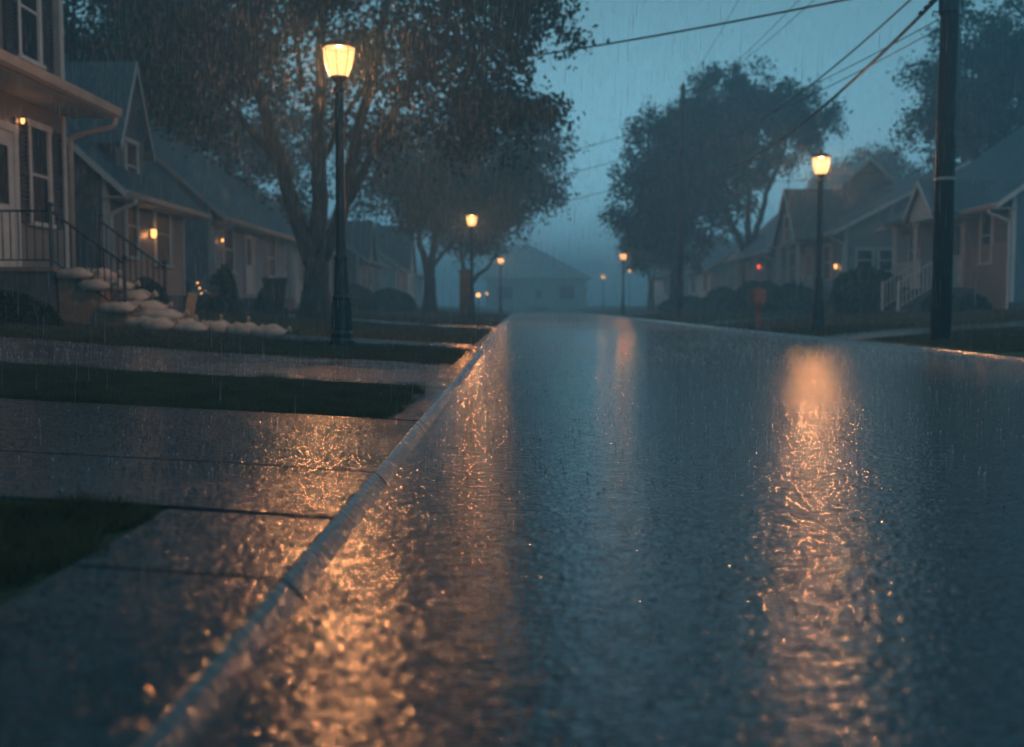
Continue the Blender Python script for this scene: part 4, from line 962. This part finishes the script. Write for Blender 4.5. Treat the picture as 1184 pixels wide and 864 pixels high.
cable((7.2, Y1, 6.1), (13.0, 22.5, 5.9), .25, .009, 'overhead cable dropping steeply right of the near pole')
cable((7.2, Y1, 6.0), (16, 20, 6.4), .15, .009, 'overhead cable leaving right near the top edge of the near pole')
cable((x2, Y2, 6.4), (14, 34, 5.6), .6, .010, 'faint low cable from the far pole towards the grey house')

# ------------------------------------------------------------------ rain
m = bpy.data.materials.new('rain_water'); m.use_nodes = True; n_ = m.node_tree; n_.nodes.remove(n_.nodes['Principled BSDF'])
d_ = n_.nodes.new('ShaderNodeBsdfDiffuse'); d_.inputs[0].default_value = (.7,.7,.7,1); t_ = n_.nodes.new('ShaderNodeBsdfTranslucent'); t_.inputs[0].default_value = (.7,.7,.7,1)
tp = n_.nodes.new('ShaderNodeBsdfTransparent'); x1_ = n_.nodes.new('ShaderNodeMixShader'); x2_ = n_.nodes.new('ShaderNodeMixShader'); x2_.inputs[0].default_value = .45
n_.links.new(d_.outputs[0], x1_.inputs[1]); n_.links.new(t_.outputs[0], x1_.inputs[2]); n_.links.new(x1_.outputs[0], x2_.inputs[1]); n_.links.new(tp.outputs[0], x2_.inputs[2]); n_.links.new(x2_.outputs[0], n_.nodes['Material Output'].inputs[0])
def rain(n, x0, x1, y0, y1, z0, z1, ln, wd):
    P = np.stack([RNG.uniform(x0,x1,n), RNG.uniform(y0**.8,y1**.8,n)**1.25, RNG.uniform(z0,z1,n)],1)
    l = ln*RNG.uniform(.5,1.5,n); a = RNG.uniform(0, 6.28, n); w_ = wd*RNG.uniform(.7,1.3,n)
    D = np.stack([.02*l, 0*l, l],1)
    out = []
    for k in range(3):
        o = np.stack([np.cos(a+2.094*k)*w_, np.sin(a+2.094*k)*w_, 0*w_],1); out.append(P+o)
    out.append(P-D*.15); out.append(P+D)
    V_ = np.stack(out,1).reshape(-1,3); i = np.arange(n)*5
    F_ = np.concatenate([np.stack([i+k, i+(k+1)%3, i+4],1) for k in range(3)] + [np.stack([i+(k+1)%3, i+k, i+3],1) for k in range(3)])
    return V_, F_
v1, f1 = rain(60000, -11, 11, 3.5, 32, .1, 10, .12, .0010)
v2, f2 = rain(30000, -8, 3, 11, 21, .3, 7.5, .13, .0011); f1 = np.concatenate([f1, f2+len(v1)]); v1 = np.concatenate([v1, v2])
v2, f2 = rain(16000, 3, 12, 19, 30, .3, 8, .14, .0015); f1 = np.concatenate([f1, f2+len(v1)]); v1 = np.concatenate([v1, v2])
o = np_mesh('rain', v1, f1, m); tag(o, 'falling raindrops filling the air over the street', 'rain', None, 'stuff')

# splashes: beads and little crowns thrown up where drops hit the water
m = M['drop'] = mat('water_bead', (.05,.06,.07), .03, spec=.6, ior=1.33)
def beads(n, x0, x1, y0, y1, zf, smin, smax):
    ph = [(0,0,1)] + [(math.cos(a)*.85, math.sin(a)*.85, .45) for a in np.linspace(0,2*math.pi,7)[:-1]] + [(math.cos(a), math.sin(a), -.3) for a in np.linspace(0,2*math.pi,7)[:-1]]
    U = np.array(ph); T = [(0,1+k,1+(k+1)%6) for k in range(6)]
    for k in range(6): T += [(1+k,7+k,7+(k+1)%6), (1+k,7+(k+1)%6,1+(k+1)%6)]
    T = np.array(T); x = RNG.uniform(x0,x1,n); y = RNG.uniform(y0**.7,y1**.7,n)**(1/.7); s = RNG.uniform(smin,smax,n)
    hs = RNG.uniform(.35,.9,n); P = np.stack([x,y,zf(x)],1)
    V_ = P[:,None,:] + U[None]*np.stack([s,s,s*hs],1)[:,None,:]
    return V_.reshape(-1,3), (T[None]+ (np.arange(n)*len(U))[:,None,None]).reshape(-1,3)
vv = []; ff = []; off = 0
for args in ((4500, -.44, 5.9, 1.4, 17, lambda x: 0*x+WATER+.001, .0015, .004), (5000, -4, -.62, 3.0, 5.5, lambda x: gz(x)+.013, .0015, .0045), (2200, -6, -.75, 5.65, 7.7, lambda x: gz(x)+.045, .0015, .004), (1500, -8, -.8, 10.9, 14.4, lambda x: gz(x)+.05, .002, .006), (300, -2.5, -1.1, 1.5, 2.9, lambda x: gz(x)+.045, .001, .002), (1500, -1.0, -.58, 1.4, 3.0, lambda x: gz(x)+.013, .0015, .004)):
    a_, b_ = beads(*args); vv.append(a_); ff.append(b_+off); off += len(a_)
o = np_mesh('rain_splash', np.concatenate(vv), np.concatenate(ff), M['drop'], smooth=True); tag(o, 'beads of water splashing up from the flooded road and driveway', 'splash', None, 'stuff')

# upright splash crowns all over the flooded road
def crowns(dens, x0, x1, y0, y1, h0, h1, zf):
    n = int(dens*(x1-x0)*(y1-y0)); x = RNG.uniform(x0,x1,n); y = RNG.uniform(y0,y1,n); h = RNG.uniform(h0,h1,n)**1.0; r_ = h*RNG.uniform(.12,.28,n)
    z = zf(x); a = RNG.uniform(0,6.28,n); out = []
    for k in range(4): out.append(np.stack([x+np.cos(a+1.571*k)*r_*1.3, y+np.sin(a+1.571*k)*r_*1.3, z-.001],1))
    for k in range(4): out.append(np.stack([x+np.cos(a+1.571*k)*r_*.8, y+np.sin(a+1.571*k)*r_*.8, z+h*.45],1))
    out.append(np.stack([x, y, z+h],1)); V_ = np.stack(out,1).reshape(-1,3); i = np.arange(n)*9; T = []
    for k in range(4):
        q = (k+1)%4; T += [np.stack([i+k,i+q,i+4+q],1), np.stack([i+k,i+4+q,i+4+k],1), np.stack([i+4+k,i+4+q,i+8],1)]
    return V_, np.concatenate(T)
spray_m = bpy.data.materials['rain_water'].copy(); spray_m.name = 'splash_water'
for n__ in spray_m.node_tree.nodes:
    if n__.type in ('BSDF_DIFFUSE', 'BSDF_TRANSLUCENT'): n__.inputs[0].default_value = (.9,.9,.9,1)
vv = []; ff = []; off = 0
wz = lambda x: 0*x+WATER
for args in ((60, -.42, 5.95, 4, 12, .003, .012, wz), (60, -.42, 5.95, 12, 30, .006, .024, wz), (70, -.42, 5.95, 30, 103, .012, .045, wz), (40, -5, -.62, 3.1, 5.5, .003, .010, lambda x: gz(x)+.012), (60, -8, -.62, 7.9, 10.8, .004, .016, lambda x: gz(x)+.012)):
    a_, b_ = crowns(*args); vv.append(a_); ff.append(b_+off); off += len(a_)
o = np_mesh('rain_spray', np.concatenate(vv), np.concatenate(ff), spray_m, smooth=True); tag(o, 'fine upright splashes of rain all over the wet road', 'spray', None, 'stuff')

# ------------------------------------------------------------------ haze: one closed box round camera and scene
hb = MB().box(-420, 420, -40, 430, -1.3, 16.5).build('haze', M['wire']); hb['kind'] = 'stuff'; hb['label'] = 'misty rain haze over the whole street'; hb['category'] = 'haze'
hm = bpy.data.materials.new('haze_air'); hm.use_nodes = True; n_ = hm.node_tree; n_.nodes.remove(n_.nodes['Principled BSDF'])
pv = n_.nodes.new('ShaderNodeVolumePrincipled'); pv.inputs['Color'].default_value = (.50,.85,1.0,1); pv.inputs['Density'].default_value = .0090; pv.inputs['Anisotropy'].default_value = .08
n_.links.new(pv.outputs[0], n_.nodes['Material Output'].inputs['Volume']); hb.data.materials.clear(); hb.data.materials.append(hm)
